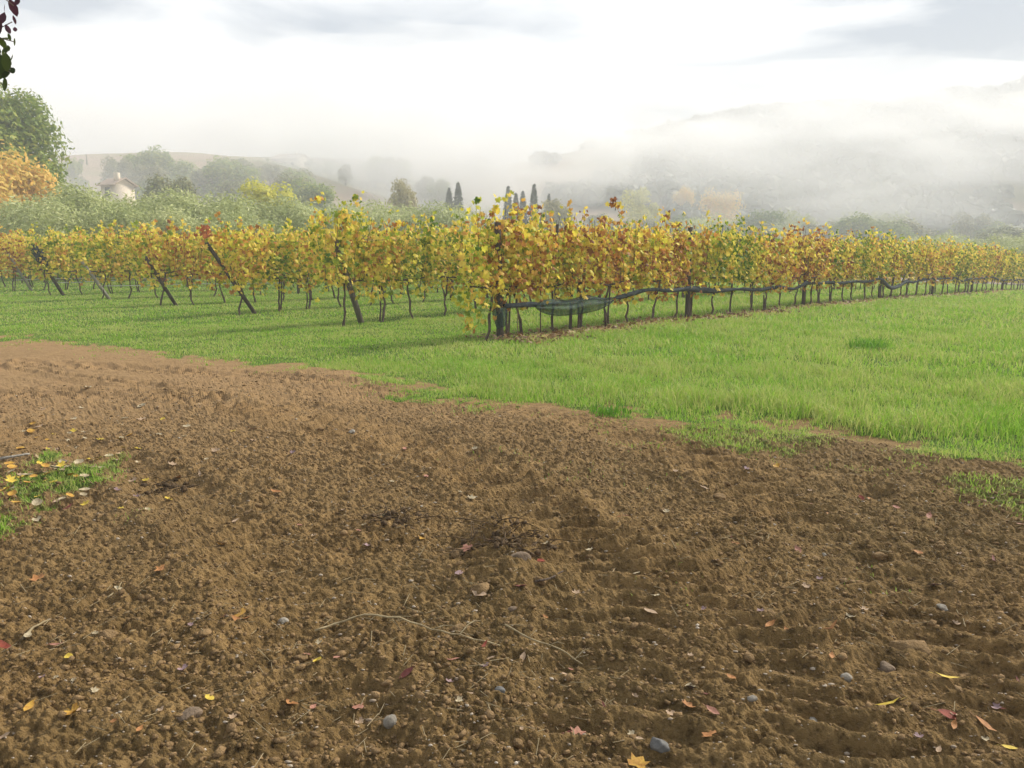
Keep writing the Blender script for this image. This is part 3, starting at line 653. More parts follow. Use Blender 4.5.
leaf_bunch('vine_shoot', row_pt(0, 3.35, 0, 2.40), 16, (.06, .04, .05), .85, 'small dark-leaved shoot sticking up above the middle of the nearest row')

# ------------------------------------------------------------------ trees
def tree_mesh(seed, n, shape, leaf, m, lsize, lumps=14):
    """crown of unit radius 1 (x,y) and height 1 (z 0..1): leaf clumps gathered on lumps"""
    r = np.random.default_rng(seed); C = []
    if shape == 'cypress':
        z = r.beta(1.1, 1.25, n); prof = np.clip(np.sin(np.pi*np.clip(z*.93+.07, 0, 1))**.55*(1-.45*z), .05, 1); a = r.uniform(0, 6.283, n)
        q = prof*np.sqrt(r.uniform(.35, 1, n))*r.uniform(.86, 1.08, n); C = np.column_stack([q*np.cos(a), q*np.sin(a), z]); out = C-np.array([0, 0, .4])
    else:
        cs = []
        for i in range(lumps):
            a = r.uniform(0, 6.283); zz = r.uniform(.18, .86); q = r.uniform(.25, .75)*math.sqrt(max(.1, 1-((zz-.45)/.62)**2))
            cs.append((q*math.cos(a), q*math.sin(a), zz, r.uniform(.24, .46)))
        cs.append((0, 0, .72, .4)); cs = np.array(cs); k = r.integers(0, len(cs), n)
        d = r.normal(0, 1, (n, 3)); d /= np.linalg.norm(d, axis=1, keepdims=True); d[:, 2] = np.where((d[:, 2] < -.3) & (r.random(n) < .7), -d[:, 2], d[:, 2])
        rr = cs[k, 3]*(.55+.45*np.sqrt(r.random(n)))*r.uniform(.85, 1.2, n)
        C = cs[k, :3]+d*rr[:, None]*np.array([1, 1, .62]); out = d
        if shape == 'loose': C += r.normal(0, .07, (n, 3))*np.array([1, 1, .8])
    nr = out+r.normal(0, .5, (n, 3)); nr[:, 2] += .25; up = r.normal(0, 1, (n, 3))
    return C, nr, up, r.uniform(.6, 1.3, n)*lsize
def crown_obj(data, sx, sz, m, leaf):
    C, nr, up, s = data; return leaf_cloud('crown', C*np.array([sx, sx, sz]), nr, up, s, leaf, m, .12)
def trunk_mesh(seed, h, r, spread, limbs=5, z0=.45):
    random.seed(seed); b = MB(); pts = [Vector((0, 0, -.25))]; p = Vector((0, 0, 0))
    for i in range(6): pts.append(p.copy()); p = p+Vector((random.uniform(-.03, .03)*h, random.uniform(-.03, .03)*h, h/6))
    b.tube(pts, [r*1.35, r*1.15, r, r*.9, r*.75, r*.6, r*.4], 8, True, .12)
    for i in range(limbs):
        a = i*2.4+random.random(); s = pts[2+i % 4]; q = s+Vector((math.cos(a)*spread*.45, math.sin(a)*spread*.45, h*.22)); e_ = q+Vector((math.cos(a+.3)*spread*.35, math.sin(a+.3)*spread*.35, h*.2))
        b.tube([s, q, e_], [r*.5, r*.3, r*.1], 6, False)
    return b.mesh('trunk', TBARK)
PROTO = {}
def proto(kind, i):
    if (kind, i) in PROTO: return PROTO[(kind, i)]
    s = hash_kind(kind)+i
    if kind == 'olive': cr_ = crown_obj(tree_mesh(s, 6500, 'loose', 'slim', OLIVE, .15, 18), 2.2, 3.2, OLIVE, 'slim'); tk = trunk_mesh(s, 1.9, .14, 1.3); zc = .8
    elif kind == 'cypress': cr_ = crown_obj(tree_mesh(s, 2600, 'cypress', 'slim', CYP, .34), 1.1, 10.0, CYP, 'slim'); tk = trunk_mesh(s, 5, .16, .2, 2); zc = .25
    elif kind == 'big': cr_ = crown_obj(tree_mesh(s, 20000, 'round', 'oval', GREEN, .25, 46), 5.0, 10.5, GREEN, 'oval'); tk = trunk_mesh(s, 7.5, .36, 3.4, 7); zc = 2.2
    else:
        mm = {'green': GREEN, 'orange': ORANGE, 'yellow': YELLOW, 'dull': DULL}[kind]
        cr_ = crown_obj(tree_mesh(s, 6000, 'loose' if kind == 'orange' else 'round', 'oval', mm, .23, 18), 3.0, 5.4, mm, 'oval'); tk = trunk_mesh(s, 3.6, .2, 1.9); zc = 1.1
    PROTO[(kind, i)] = (cr_, tk, zc); return PROTO[(kind, i)]
def hash_kind(k): return sum(ord(c)*(i+3) for i, c in enumerate(k))
FULL = {'olive': 4.0, 'cypress': 10.25, 'big': 12.7, 'green': 6.5, 'orange': 6.5, 'yellow': 6.5, 'dull': 6.5}
def tree(kind, u, vtop, Y, label, wid=1.0, group=None, i=0, name=None, bias=.5, sink=.3):
    p = AT(u, vtop, Y); g = HB(p.x, p.y)-.1-sink; h = max(1.2, p.z-g); s = h/FULL[kind]; random.seed(int(u*7+Y))
    o = empty(name or {'olive': 'olive_tree', 'cypress': 'cypress_tree', 'big': 'broad_tree', 'orange': 'autumn_tree', 'yellow': 'autumn_tree'}.get(kind, 'leafy_tree'), (p.x, p.y, g), label, 'tree', group, random.uniform(0, 6.28), (s*wid, s*wid, s))
    c, t, zc = proto(kind, i); cr_ = link('crown', c, o, (0, 0, zc)); cr_.color = (bias, 0, 0, 1); link('trunk', t, o); return o
tree('big', -4, 92, 62, 'large green tree with dense rounded crown at the far left', .98, i=0)
tree('green', -60, 110, 60, 'dense green tree behind the large one at the left edge', 1.3)
tree('orange', 6, 152, 54, 'orange leaved tree in front of the large green tree', .85, sink=0)
tree('orange', -45, 160, 50, 'second orange tree at the left edge of the grove', 1.0, i=1)
ol = [(-20, 196, 46), (30, 202, 44), (62, 190, 47), (98, 188, 50), (135, 200, 52), (165, 196, 50), (198, 192, 54), (235, 198, 52), (272, 200, 55), (300, 205, 58), (330, 207, 60), (356, 205, 66), (395, 203, 70), (425, 206, 72), (455, 208, 75), (60, 206, 42), (120, 207, 44), (180, 208, 45), (245, 212, 47)]
for i, (u, v, Y) in enumerate(ol):
    tree('olive', u, v+2, Y, 'silvery olive tree in the grove just behind the left vine rows', 1.15, 'olive trees behind the vines', i % 3, bias=.5+.12*math.sin(i*2.3))
tree('yellow', 258, 180, 72, 'lemon yellow tree among the olives behind the vines', .95)
tree('dull', 405, 178, 110, 'thin pale golden tree on the slope left of the cypresses', .5, i=1, bias=.95)
tree('dull', 168, 180, 95, 'pale greenish round tree behind the olive grove, right of the white house', .9)
hz = [(118, 168, 160, 'green', 1.0), (150, 149, 150, 'green', 1.15), (182, 162, 155, 'green', 1.0), (205, 166, 165, 'dull', 1.1), (232, 160, 170, 'dull', 1.2), (70, 160, 140, 'green', .8), (262, 168, 190, 'dull', 1.0), (310, 182, 120, 'green', 1.2), (290, 178, 128, 'dull', 1.1)]
random.seed(12)
for i in range(26): hz.append((random.uniform(62, 300), random.uniform(158, 186), random.uniform(125, 195), random.choice(('green', 'dull', 'dull')), random.uniform(.9, 1.4)))
for i, (u, v, Y, k, w) in enumerate(hz):
    tree(k, u, v, Y, 'hazy rounded tree in the misty wood behind the white house', w, 'misty trees behind the grove', i % 2)
for i, (u, v, Y, w) in enumerate(((268, 164, 250, 1.2), (308, 160, 255, 1), (330, 162, 260, 1.3), (345, 163, 262, 1.2), (375, 157, 250, 1.0), (388, 156, 252, 1.1), (402, 160, 255, .9), (425, 176, 240, 1.0), (440, 180, 235, 1.1), (345, 164, 230, .9))):
    tree('dull' if i % 2 else 'green', u, v, Y, 'faint tree along the top of the misty hill by the farmhouse', w, 'trees on the misty hilltop', i % 2)
for (u, v, Y, w, lab) in ((86, 153, 185, .5, 'thin pointed cypress rising beside the white roofed house'), (449, 188, 132, 1.0, 'small dark cypress, the left one of a pair by the vines'), (458, 182, 130, 1.0, 'dark cypress, the right one of a pair by the vines'),
                          (508, 186, 140, .9, 'grey cypress left of the tallest one in the row of cypresses'), (516, 193, 140, .9, 'short cypress between two taller ones'), (523, 191, 142, .9, 'stubby cypress just left of the tallest one'), (534, 184, 128, .85, 'tallest dark cypress standing clear above the vines'), (549, 194, 138, .75, 'slim cypress right of the tallest one')):
    tree('cypress', u, v, Y, lab, w*1.1, i=0 if u % 2 else 1)
tree('dull', 558, 198, 136, 'bare looking brownish tree right of the slim cypress', .6, i=1, bias=.8)
tree('orange', 684, 188, 290, 'pale golden tree on the far valley slope', .9, i=0); tree('orange', 722, 192, 262, 'second pale golden tree on the far slope, right of the first', .9, i=1); tree('yellow', 640, 187, 240, 'greenish yellow tree on the far slope left of the golden ones', .8)
random.seed(3)
for i in range(34):
    u = random.uniform(590, 1060); Y = random.uniform(120, 235); v = 238-(Y-120)*.24+random.uniform(-8, 6)+max(0, (u-800))*.03
    tree(random.choice(('dull', 'green', 'dull', 'olive')), u, v, Y, 'dim grey green tree on the valley floor beyond the vines', random.uniform(1.0, 1.7), 'trees on the valley floor', i % 2, bias=random.uniform(.35, .65))
for i, (u, v, Y) in enumerate(((925, 236, 90), (945, 240, 86), (962, 238, 92), (990, 242, 84), (1010, 238, 88), (1030, 240, 84))):
    tree('olive', u, v, Y, 'pale olive tree just beyond the right end of the vine row', 1.3, 'olive trees right of the vines', i % 3, bias=.55)
# the wooded mountain side: one mass
def forest():
    n = 9000; x = rng.uniform(-20, 420, n); y = rng.uniform(205, 440, n); z = base_h(x, y); k = (fbm(x/45, y/45, 201, 3) > .34+.5*sst(75, -15, x)) & (z > 4); x, y, z = x[k], y[k], z[k]
    Cs, Ns, Us, Ss = [], [], [], []
    for q in range(9):
        m = len(x); d = rng.normal(0, 1, (m, 3)); d /= np.linalg.norm(d, axis=1, keepdims=True); d[:, 2] = np.abs(d[:, 2])
        s = 2.0*(1+.6*hsh(np.floor(x*7), np.floor(y*7), 3)); Cs.append(np.column_stack([x, y, z+s*.7])+d*s[:, None]*np.array([1.1, 1.1, 1.0])); Ns.append(d+rng.normal(0, .3, (m, 3))); Us.append(rng.normal(0, 1, (m, 3))); Ss.append(s*1.7)
    o = link('forest', leaf_cloud('forest', np.vstack(Cs), np.vstack(Ns), np.vstack(Us), np.concatenate(Ss), 'round', WOODS, .25)); o.color = (.4, 0, 0, 1)
    tag(o, 'far wood covering the misty mountain side', 'forest', None, 'stuff')
forest()

# ------------------------------------------------------------------ houses
def house(u, v, Y, w, d, h, rh, rz, label, wins):
    p = AT(u, v, Y); g = HB(p.x, p.y); o = empty('farmhouse', (p.x, p.y, p.z-h-rh), label, 'house', None, rz)
    dep = max(.5, p.z-h-rh-g+.8)
    b = MB().box((-w/2, -d/2, -dep), (w/2, d/2, h)); b.poly([(-w/2, -d/2, h), (-w/2, d/2, h), (-w/2, 0, h+rh-.05)]); b.poly([(w/2, -d/2, h), (w/2, 0, h+rh-.05), (w/2, d/2, h)])
    link('wall', b.mesh('wall', PLASTER), o)
    r = MB(); e_ = .35
    for s in (-1, 1):
        A = [(-w/2-e_, s*(d/2+e_), h-.12), (w/2+e_, s*(d/2+e_), h-.12), (w/2+e_, 0, h+rh), (-w/2-e_, 0, h+rh)]; B = [(a, b_, c+.14) for a, b_, c in A]
        r.poly(A if s > 0 else A[::-1]); r.poly(B[::-1] if s > 0 else B)
        for i in range(4): r.poly([A[i], A[(i+1) % 4], B[(i+1) % 4], B[i]])
    rf = link('roof', r.mesh('roof', ROOF), o)
    link('chimney', MB().box((w*.2, -.9, h+rh*.3), (w*.2+.6, -.4, h+rh+.7)).mesh('chimney', PLASTER), rf)
    for (wx, wz) in wins:
        f = link('window', MB().box((wx-.5, -d/2-.05, wz), (wx+.5, -d/2+.05, wz+1.3)).mesh('window', DARKGLASS), o)
        s = MB()
        for lo, hi in (((wx-.6, -d/2-.09, wz-.1), (wx+.6, -d/2-.02, wz)), ((wx-.6, -d/2-.09, wz+1.3), (wx+.6, -d/2-.02, wz+1.4)), ((wx-.6, -d/2-.09, wz), (wx-.5, -d/2-.02, wz+1.3)), ((wx+.5, -d/2-.09, wz), (wx+.6, -d/2-.02, wz+1.3))): s.box(lo, hi)
        link('frame', s.mesh('frame', PLASTER), f)
house(117, 179, 104, 2.5, 2.9, 2.3, .8, R(-25), 'small pale house with a light tiled roof among hazy trees', ((0, .7),))
house(291, 154, 262, 9, 8, 5.5, 1.9, R(-15), 'two storey farmhouse fading into mist on the hilltop', ((-2.6, 3.2), (0, 3.2), (2.6, 3.2), (-2.6, .6), (2.6, .6)))

# ------------------------------------------------------------------ the tree over the left edge, with a branch reaching into the picture
def near_tree():
    X0, Y0 = -5.3, 2.9
    o = empty('fruit_tree', (X0, Y0, H1(X0, Y0)), 'tree left of the picture whose dark leaved twigs hang into the top left corner', 'tree')
    b = MB(); b.tube([(0, 0, -.2), (.03, 0, .5), (-.05, .05, 1.2), (.05, 0, 1.9), (.15, .0, 2.8), (.3, -.1, 4.0), (.5, -.2, 5.4)], [.20, .16, .15, .14, .12, .08, .04], 9, True, .12)
    b.tube([(.05, 0, 1.9), (.9, .3, 2.9), (1.7, .6, 3.4), (2.4, .8, 3.35), (2.7, .85, 3.0)], [.07, .055, .035, .018, .008], 7, False, .1)
    b.tube([(0, 0, 2.3), (-.6, .5, 3.2), (-1.3, .8, 4.3)], [.08, .06, .03], 7, False, .1); b.tube([(.1, 0, 2.6), (.6, -1.0, 3.4), (1.2, -1.9, 4.4)], [.08, .05, .02], 7, False, .1)
    link('trunk', b.mesh('trunk', TBARK), o)
    C, nr, up, s = tree_mesh(91, 9000, 'round', 'oval', PURPLE, .085, 30); C = C*np.array([3.2, 2.5, 3.9])+np.array([1.0, -.3, 2.6])
    k = C[:, 2]+H1(X0, Y0) > EYE+.30*np.maximum(C[:, 1]+Y0, 0)+.22; C, nr, up, s = C[k], nr[k], up[k], s[k]
    link('crown', leaf_cloud('crown', C, nr, up, s*1.1, 'oval', PURPLE, .15), o)
    # the hanging spray seen at the corner, in the tree's own space
    base = Vector(o.location); sp = MB(); n = []; Y = 3.75
    tips = [((-30, -60), (-6, -10), (14, 6)), ((-30, -10), (-4, 30), (12, 22)), ((-40, 10), (0, 38), (15, 42)), ((-40, 20), (0, 55), (11, 60)), ((-50, 30), (-6, 66), (10, 72)), ((-50, 40), (-8, 76), (4, 86))]
    root = Vector((2.68, .85, 3.05))
    for tp in tips:
        pts = [root]+[AT(u, v, Y+random.uniform(-.08, .08))-base for u, v in tp]; sp.tube(pts, [.006, .004, .003, .002], 5, False)
    tw = link('twig', sp.mesh('twig', TBARK), o)
    lp = [(13, 8, .085), (17, 1, .05), (2, 18, .07), (4, 8, .04), (14, 20, .045), (8, 29, .05), (15, 29, .04), (5, 38, .05), (14, 42, .04), (9, 37, .04), (2, 43, .07), (5, 50, .05), (3, 58, .09), (6, 62, .09), (0, 64, .1), (5, 72, .085), (1, 70, .1), (11, 58, .04), (12, 70, .06), (4, 84, .07), (8, 48, .04), (-3, 30, .1), (-5, 50, .1), (-6, 72, .1), (-8, 12, .1)]
    C = np.array([tuple(AT(u, v, Y+random.uniform(-.12, .12))-base) for u, v, _ in lp]); nr = rng.normal(0, .5, (len(lp), 3)); nr[:, 1] -= .8; up = rng.normal(0, .5, (len(lp), 3)); up[:, 2] += 1
    sz = np.array([a for *_, a in lp])*.72; dk = np.array([v < 36 for _, v, _ in lp])
    for g_, bs in ((dk, .85), (~dk, .15)):
        lv = link('leaves', leaf_cloud('leaves', C[g_], nr[g_], up[g_], sz[g_], 'oval', PURPLE, .15), o); lv.color = (bs, 0, 0, 1)
near_tree()

# ------------------------------------------------------------------ on the soil: crumbs, stones, leaves, twigs
def lump(seed, sub=2, rough=.3):
    bm = bmesh.new(); bmesh.ops.create_icosphere(bm, subdivisions=sub, radius=1); r = random.Random(seed)
    ds = [(Vector((r.gauss(0, 1), r.gauss(0, 1), r.gauss(0, 1))).normalized(), r.uniform(.5, .95)) for _ in range(7)]
    for v in bm.verts:
        n = v.co.normalized(); k = 1.0
        for d, c in ds:
            q = n.dot(d)
            if q > c: k = min(k, c/q)
        v.co = n*k*(1+r.uniform(-rough, rough)*.25)
    bm.verts.ensure_lookup_table(); V = np.array([v.co[:] for v in bm.verts]); Fc = np.array([[v.index for v in f.verts] for f in bm.faces]); bm.free(); return V, Fc
LUMPS = [lump(i, 1, .9) for i in range(10)]
def crumbs():
    n = 42000; r = 1.6+8.5*rng.random(n)**1.5; a = np.radians(rng.uniform(-44, 44, n)); x, y = r*np.sin(a), r*np.cos(a)
    k = (sd_soil(x, y) > .05) & (fbm(x*1.4, y*1.4, 301, 3)+rng.normal(0, .10, n) > .43); x, y = x[k], y[k]; z = H(x, y); n = len(x)
    s = np.clip(rng.lognormal(-5.15, .5, n), .0025, .024); Vs, Fs = [], []; off = 0
    for i in range(n):
        V, Fc = LUMPS[i % 10]; th = rng.uniform(0, 6.28); c, sn = math.cos(th), math.sin(th)
        q = V*s[i]*np.array([1.2, .9, .7]); q = np.column_stack([q[:, 0]*c-q[:, 1]*sn+x[i], q[:, 0]*sn+q[:, 1]*c+y[i], q[:, 2]+z[i]+s[i]*.15]); Vs.append(q); Fs.append(Fc+off); off += len(V)
    V = np.vstack(Vs); Fc = np.vstack(Fs); me = mesh_np('soil_crumbs', V, Fc.ravel(), np.arange(len(Fc))*3, np.full(len(Fc), 3), CLOD); o = link('soil_crumbs', me); tag(o, 'crumbs and small clods of loose brown earth', 'clods', None, 'stuff')
crumbs()
def grit():
    n = 5200; r = 1.7+8.0*rng.random(n)**1.4; a = np.radians(rng.uniform(-42, 42, n)); x, y = r*np.sin(a), r*np.cos(a); k = sd_soil(x, y) > .05; x, y = x[k], y[k]; z = H(x, y); n = len(x)
    s = np.clip(rng.lognormal(-5.6, .45, n), .0018, .010); Vs, Fs = [], []; off = 0
    for i in range(n):
        V, Fc = LUMPS[i % 10]; Vs.append(V*s[i]*np.array([1.3, .9, .7])+np.array([x[i], y[i], z[i]+s[i]*.3])); Fs.append(Fc+off); off += len(V)
    V = np.vstack(Vs); Fc = np.vstack(Fs); o = link('grit', mesh_np('grit', V, Fc.ravel(), np.arange(len(Fc))*3, np.full(len(Fc), 3), GRIT)); tag(o, 'pale grit and tiny pebbles scattered through the tilled soil', 'grit', None, 'stuff')
    n = 2600; r = 1.8+7.5*rng.random(n)**1.3; a = np.radians(rng.uniform(-42, 42, n)); x, y = r*np.sin(a), r*np.cos(a); k = (sd_soil(x, y) > .05) & (fbm(x*1.2, y*1.2, 401, 3)+rng.normal(0, .1, n) > .5); x, y = x[k], y[k]; z = H(x, y)+.006; n = len(x)
    th = rng.uniform(0, 3.14, n); ln = rng.uniform(.012, .05, n); w = .0011+.0004*r[k]/2; d = np.column_stack([np.cos(th), np.sin(th), rng.normal(0, .25, n)])*ln[:, None]; q = np.column_stack([-np.sin(th), np.cos(th), np.zeros(n)])*w[:, None]; c = np.column_stack([x, y, z]); up = np.array([0, 0, .0015])
    V = np.stack([c-d-q, c-d+q, c-d+up, c+d-q, c+d+q, c+d+up], 1).reshape(-1, 3); b = np.arange(n)[:, None]*6; F4 = np.vstack([b+np.array(f) for f in ((0, 3, 5, 2), (2, 5, 4, 1), (1, 4, 3, 0))])
    o = link('straw', mesh_np('straw', V, F4.ravel(), np.arange(len(F4))*4, np.full(len(F4), 4), STRAW)); tag(o, 'bits of dry straw and root strewn over the soil', 'straw', None, 'stuff')
grit()
def stone(u, v, w, h, m, label, group=None, seed=0, name='stone'):
    x, y = G(u, v); d = math.hypot(x, y); s = w/F*math.hypot(d, EYE)/2*.86; V, Fc = lump(seed+50, 3, .12)
    if name == 'clod': V = V*(.72+.6*(.5*fbm(V[:, 0]*2.6+V[:, 2]*2+seed, V[:, 1]*2.6+9, seed, 4, .7)+.5*fbm(V[:, 2]*2.6-V[:, 0], V[:, 1]*2.6+V[:, 0]+seed, seed+3, 4, .7)))[:, None]
    me = mesh_np(name, V*np.array([s, s*.85, s*h]), Fc.ravel(), np.arange(len(Fc))*3, np.full(len(Fc), 3), m, True)
    o = link(name, me, loc=(x, y, H1(x, y)+s*h*.05), rot=(random.uniform(-.2, .2), random.uniform(-.2, .2), random.uniform(0, 6))); return tag(o, label, 'clod' if name == 'clod' else 'stone', group)
for i, (u, v, w, h, m, lab) in enumerate([
    (391, 729, 19, .75, STONE, 'pale rounded stone near the bottom, left of the salmon leaf'), (660, 749, 24, .8, BLUESTONE, 'blue grey stone at the bottom edge, the darkest one'), (814, 719, 21, .6, STONE, 'light grey angular stone at the bottom right'),
    (887, 667, 20, .7, BROWNSTONE, 'brown stone with a shadowed near side beside a flat clod'), (848, 676, 17, .6, STONE, 'small grey stone left of the shadowed brown one'), (283, 618, 13, .8, STONE, 'small grey stone right of the large two-tone leaf'),
    (751, 709, 13, .5, STONE, 'flat pale pebble between the round pale leaf and the angular stone'), (513, 616, 13, .8, BROWNSTONE, 'small tan stone below the heap of roots'), (942, 609, 13, .5, STONE, 'white flat pebble on the wheel marks at the right'), (824, 552, 7, .7, STONE, 'tiny pale pebble on the upper right soil'),
    (190, 728, 26, .5, BROWNSTONE, 'low earthy stone at the bottom left'), (500, 703, 14, .7, BLUESTONE, 'dark grey stone half sunk in the soil'), (520, 576, 26, .5, BROWNSTONE, 'flat greyish stone in the heap beside the red leaf'), (352, 437, 9, .7, STONE, 'pale pebble on the upper middle soil'), (520, 710, 12, .7, BROWNSTONE, 'round tan pebble right of the half sunk grey stone')]):
    stone(u, v, w, h, m, lab, None, i)
for i, (u, v, w) in enumerate(((910, 653, 42), (460, 636, 24), (345, 640, 16), (480, 598, 28), (690, 590, 20), (770, 617, 18), (205, 640, 18), (560, 735, 18), (300, 655, 17), (110, 640, 20), (720, 500, 16), (250, 520, 14), (460, 560, 22), (540, 590, 18), (600, 700, 15), (880, 560, 18))):
    stone(u, v, w, .5, CLOD, 'wide flat clod of brown earth beside the shadowed stone' if i == 0 else 'lumpy clod of brown earth lying on the tilled soil', None if i == 0 else 'clods of earth', 30+i, 'clod')
LEAFM = {}
def leafmat(c):
    if c not in LEAFM:
        cc = {'yellow': ((.40, .27, .03), (.66, .50, .08)), 'gold': ((.30, .13, .03), (.58, .36, .06)), 'orange': ((.22, .09, .03), (.46, .22, .08)), 'salmon': ((.22, .09, .055), (.40, .20, .14)), 'red': ((.13, .03, .015), (.28, .06, .035)), 'darkred': ((.09, .025, .02), (.17, .045, .035)),
              'pale': ((.24, .18, .10), (.52, .44, .29)), 'mauve': ((.20, .13, .13), (.32, .22, .22)), 'tan': ((.30, .20, .12), (.45, .32, .21))}[c]
        LEAFM[c] = solid('leaf_'+c, cc[0], cc[1], 2.2, .65, .25, 200, (1, 1, 1), .25)
    return LEAFM[c]
def fallen_mesh(shape, m, curl, seed):
    S = leaf_shape(shape); r = random.Random(seed); k = len(S); V = [(0, 0, .03)]; ring1 = []; Fc = []
    def zz(a, b): return curl*(a*a*1.5+b*b*.9)+.10*curl*math.sin(b*6+seed)
    for f in (.5, 1.0):
        for a, b in S: V.append((a*f, b*f, zz(a*f, b*f)+r.uniform(-.02, .02)))
    for i in range(k):
        j = (i+1) % k; Fc.append((0, 1+i, 1+j)); Fc.append((1+i, 1+k+i, 1+k+j, 1+j))
    b0 = len(V); y0 = S[:, 1].min(); V += [(-.02, y0, .02), (.02, y0, .02), (.035, y0-.32, .06), (.01, y0-.32, .06)]; Fc.append((b0, b0+1, b0+2, b0+3))
    return mesh_faces('fallen_leaf', V, Fc, m, False)
def leaf(u, v, px, c, shape, label, group=None, curl=.4, me=None):
    x, y = G(u, v); s = px/F*math.hypot(math.hypot(x, y), EYE)*.78; random.seed(int(u*13+v*7))
    me = me or fallen_mesh(shape, leafmat(c), curl, int(u+v)); z = max(H1(x, y), H1(x+s*.3, y), H1(x-s*.3, y), H1(x, y+s*.3), H1(x, y-s*.3)) if s < .2 else H1(x, y)
    lift = .032 if label and 'on the shaded grass' in label else .004
    o = link('fallen_leaf', me, loc=(x, y, z+lift), rot=(random.uniform(-.45, .15), random.uniform(-.35, .35), random.uniform(0, 6.28)), sc=(s, s, s)); return tag(o, label, 'leaf', group)
for a in [(240, 615, 22, 'gold', 'oval', 'large leaf half yellow half rosy, standing on edge, left of the small grey stone'), (318, 672, 12, 'yellow', 'round', 'small round yellow leaf, the upper one of the two round ones'), (210, 706, 12, 'yellow', 'round', 'small round yellow leaf, the lower left one of the two round ones'), (292, 706, 18, 'orange', 'oval', 'peach coloured oval leaf near the bottom left'),
          (73, 722, 17, 'gold', 'vine', 'ragged golden leaf near the bottom left corner'), (30, 717, 13, 'gold', 'oval', 'dull gold leaf left of the ragged golden one'), (69, 662, 10, 'yellow', 'round', 'bright yellow leaf scrap above the ragged golden leaf'), (28, 639, 12, 'pale', 'oval', 'cream leaf beside a straw twig at the left'), (38, 580, 15, 'orange', 'vine', 'orange leaf just below the shaded grass patch'),
          (163, 577, 14, 'orange', 'vine', 'reddish orange leaf on the left part of the soil'), (119, 591, 11, 'pale', 'oval', 'cream pointed leaf left of the reddish orange one'), (5, 648, 14, 'red', 'oval', 'rust red leaf at the left edge'), (57, 650, 13, 'salmon', 'slim', 'pinkish narrow leaf left of the straw twig'), (541, 569, 16, 'red', 'oval', 'brick red leaf on the right side of the heap of roots'),
          (468, 564, 15, 'salmon', 'vine', 'salmon leaf on the left side of the heap of roots'), (459, 584, 15, 'mauve', 'oval', 'mauve curled leaf below the salmon one on the heap'), (480, 603, 17, 'tan', 'oval', 'curled tan leaf below the heap'), (520, 603, 18, 'darkred', 'vine', 'dark red crumpled leaf below the heap'), (561, 507, 12, 'red', 'oval', 'small red leaf on the middle soil above the heap'), (627, 525, 13, 'salmon', 'oval', 'faded pink leaf right of the small red one'),
          (578, 733, 20, 'salmon', 'vine', 'salmon lobed leaf at the bottom middle'), (637, 764, 24, 'gold', 'vine', 'golden leaf cut by the bottom edge, left of the blue grey stone'), (690, 688, 14, 'pale', 'round', 'round cream leaf above a cluster of rusty leaves'), (687, 711, 16, 'orange', 'vine', 'rusty leaf just below the round cream one'), (712, 722, 15, 'salmon', 'oval', 'dull pink leaf right of the rusty one'), (710, 744, 18, 'orange', 'vine', 'brown orange crumpled leaf lowest in the rusty cluster'),
          (887, 703, 22, 'yellow', 'slim', 'mustard yellow curved leaf at the lower right'), (946, 680, 20, 'yellow', 'slim', 'yellow narrow leaf right of the stones'), (949, 726, 20, 'red', 'oval', 'rose red leaf tilted up at the lower right'), (984, 734, 19, 'orange', 'oval', 'orange leaf at the lower right corner'), (1009, 750, 12, 'yellow', 'oval', 'pale yellow leaf at the very corner, bottom right'), (831, 643, 17, 'orange', 'slim', 'narrow orange leaf scrap on bare soil left of the flat clod'),
          (358, 711, 15, 'salmon', 'vine', 'dusty pink lobed leaf left of the pale rounded stone'), (407, 688, 17, 'darkred', 'oval', 'dark maroon leaf above the pale rounded stone'), (452, 666, 15, 'salmon', 'oval', 'salmon leaf just below the long dry twig'), (636, 584, 10, 'pale', 'oval', 'small cream leaf right of the heap'), (384, 624, 12, 'pale', 'round', 'cream round leaf lying against the long dry twig'), (337, 668, 9, 'salmon', 'round', 'rosy round leaf beside the upper round yellow one'),
          (484, 658, 12, 'red', 'slim', 'thin red leaf next to the twig end'), (163, 420, 7, 'yellow', 'round', 'single bright yellow leaf on the upper left soil'), (934, 591, 16, 'mauve', 'oval', 'pinkish grey leaf above the white flat pebble'), (650, 620, 15, 'tan', 'oval', 'tan leaf pressed into the soil right of the heap'), (422, 544, 10, 'gold', 'oval', 'ochre leaf scrap left of the heap'), (862, 492, 10, 'red', 'oval', 'red leaf lying in the small pit'), (776, 467, 10, 'gold', 'oval', 'orange leaf at the edge of the yellowing grass'), (222, 549, 14, 'gold', 'slim', 'ochre narrow leaf on the left soil'), (253, 432, 12, 'red', 'slim', 'rust red narrow leaf far up the left soil'), (918, 560, 12, 'orange', 'oval', 'orange pressed leaf on the right soil')]:
    leaf(*a, curl=random.choice((.25, .4, .6)))
random.seed(21)
LITTER = [fallen_mesh(random.choice(('oval', 'round', 'slim', 'vine')), leafmat(c), .45, 300+i) for i, c in enumerate(('pale', 'pale', 'pale', 'tan', 'yellow', 'gold', 'tan', 'pale'))]
SMALL = [fallen_mesh(random.choice(('oval', 'slim', 'vine')), leafmat(c), .5, 400+i) for i, c in enumerate(('tan', 'pale', 'orange', 'salmon', 'tan', 'darkred', 'mauve'))]
for i in range(95):
    u = random.triangular(0, 250, 60); v = random.gauss(452, 34)
    if not 385 < v < 540: continue
    leaf(u, v, random.uniform(5, 11), None, None, 'pale fallen leaf in the litter round the shaded grass patch', 'leaf litter by the grass patch', me=random.choice(LITTER))
for i in range(26):
    leaf(random.uniform(2, 88), random.uniform(470, 520), random.uniform(8, 13), None, None, 'pale yellow leaf lying on the shaded grass patch', 'leaves on the grass patch', me=LITTER[random.choice((0, 4, 4, 5))])
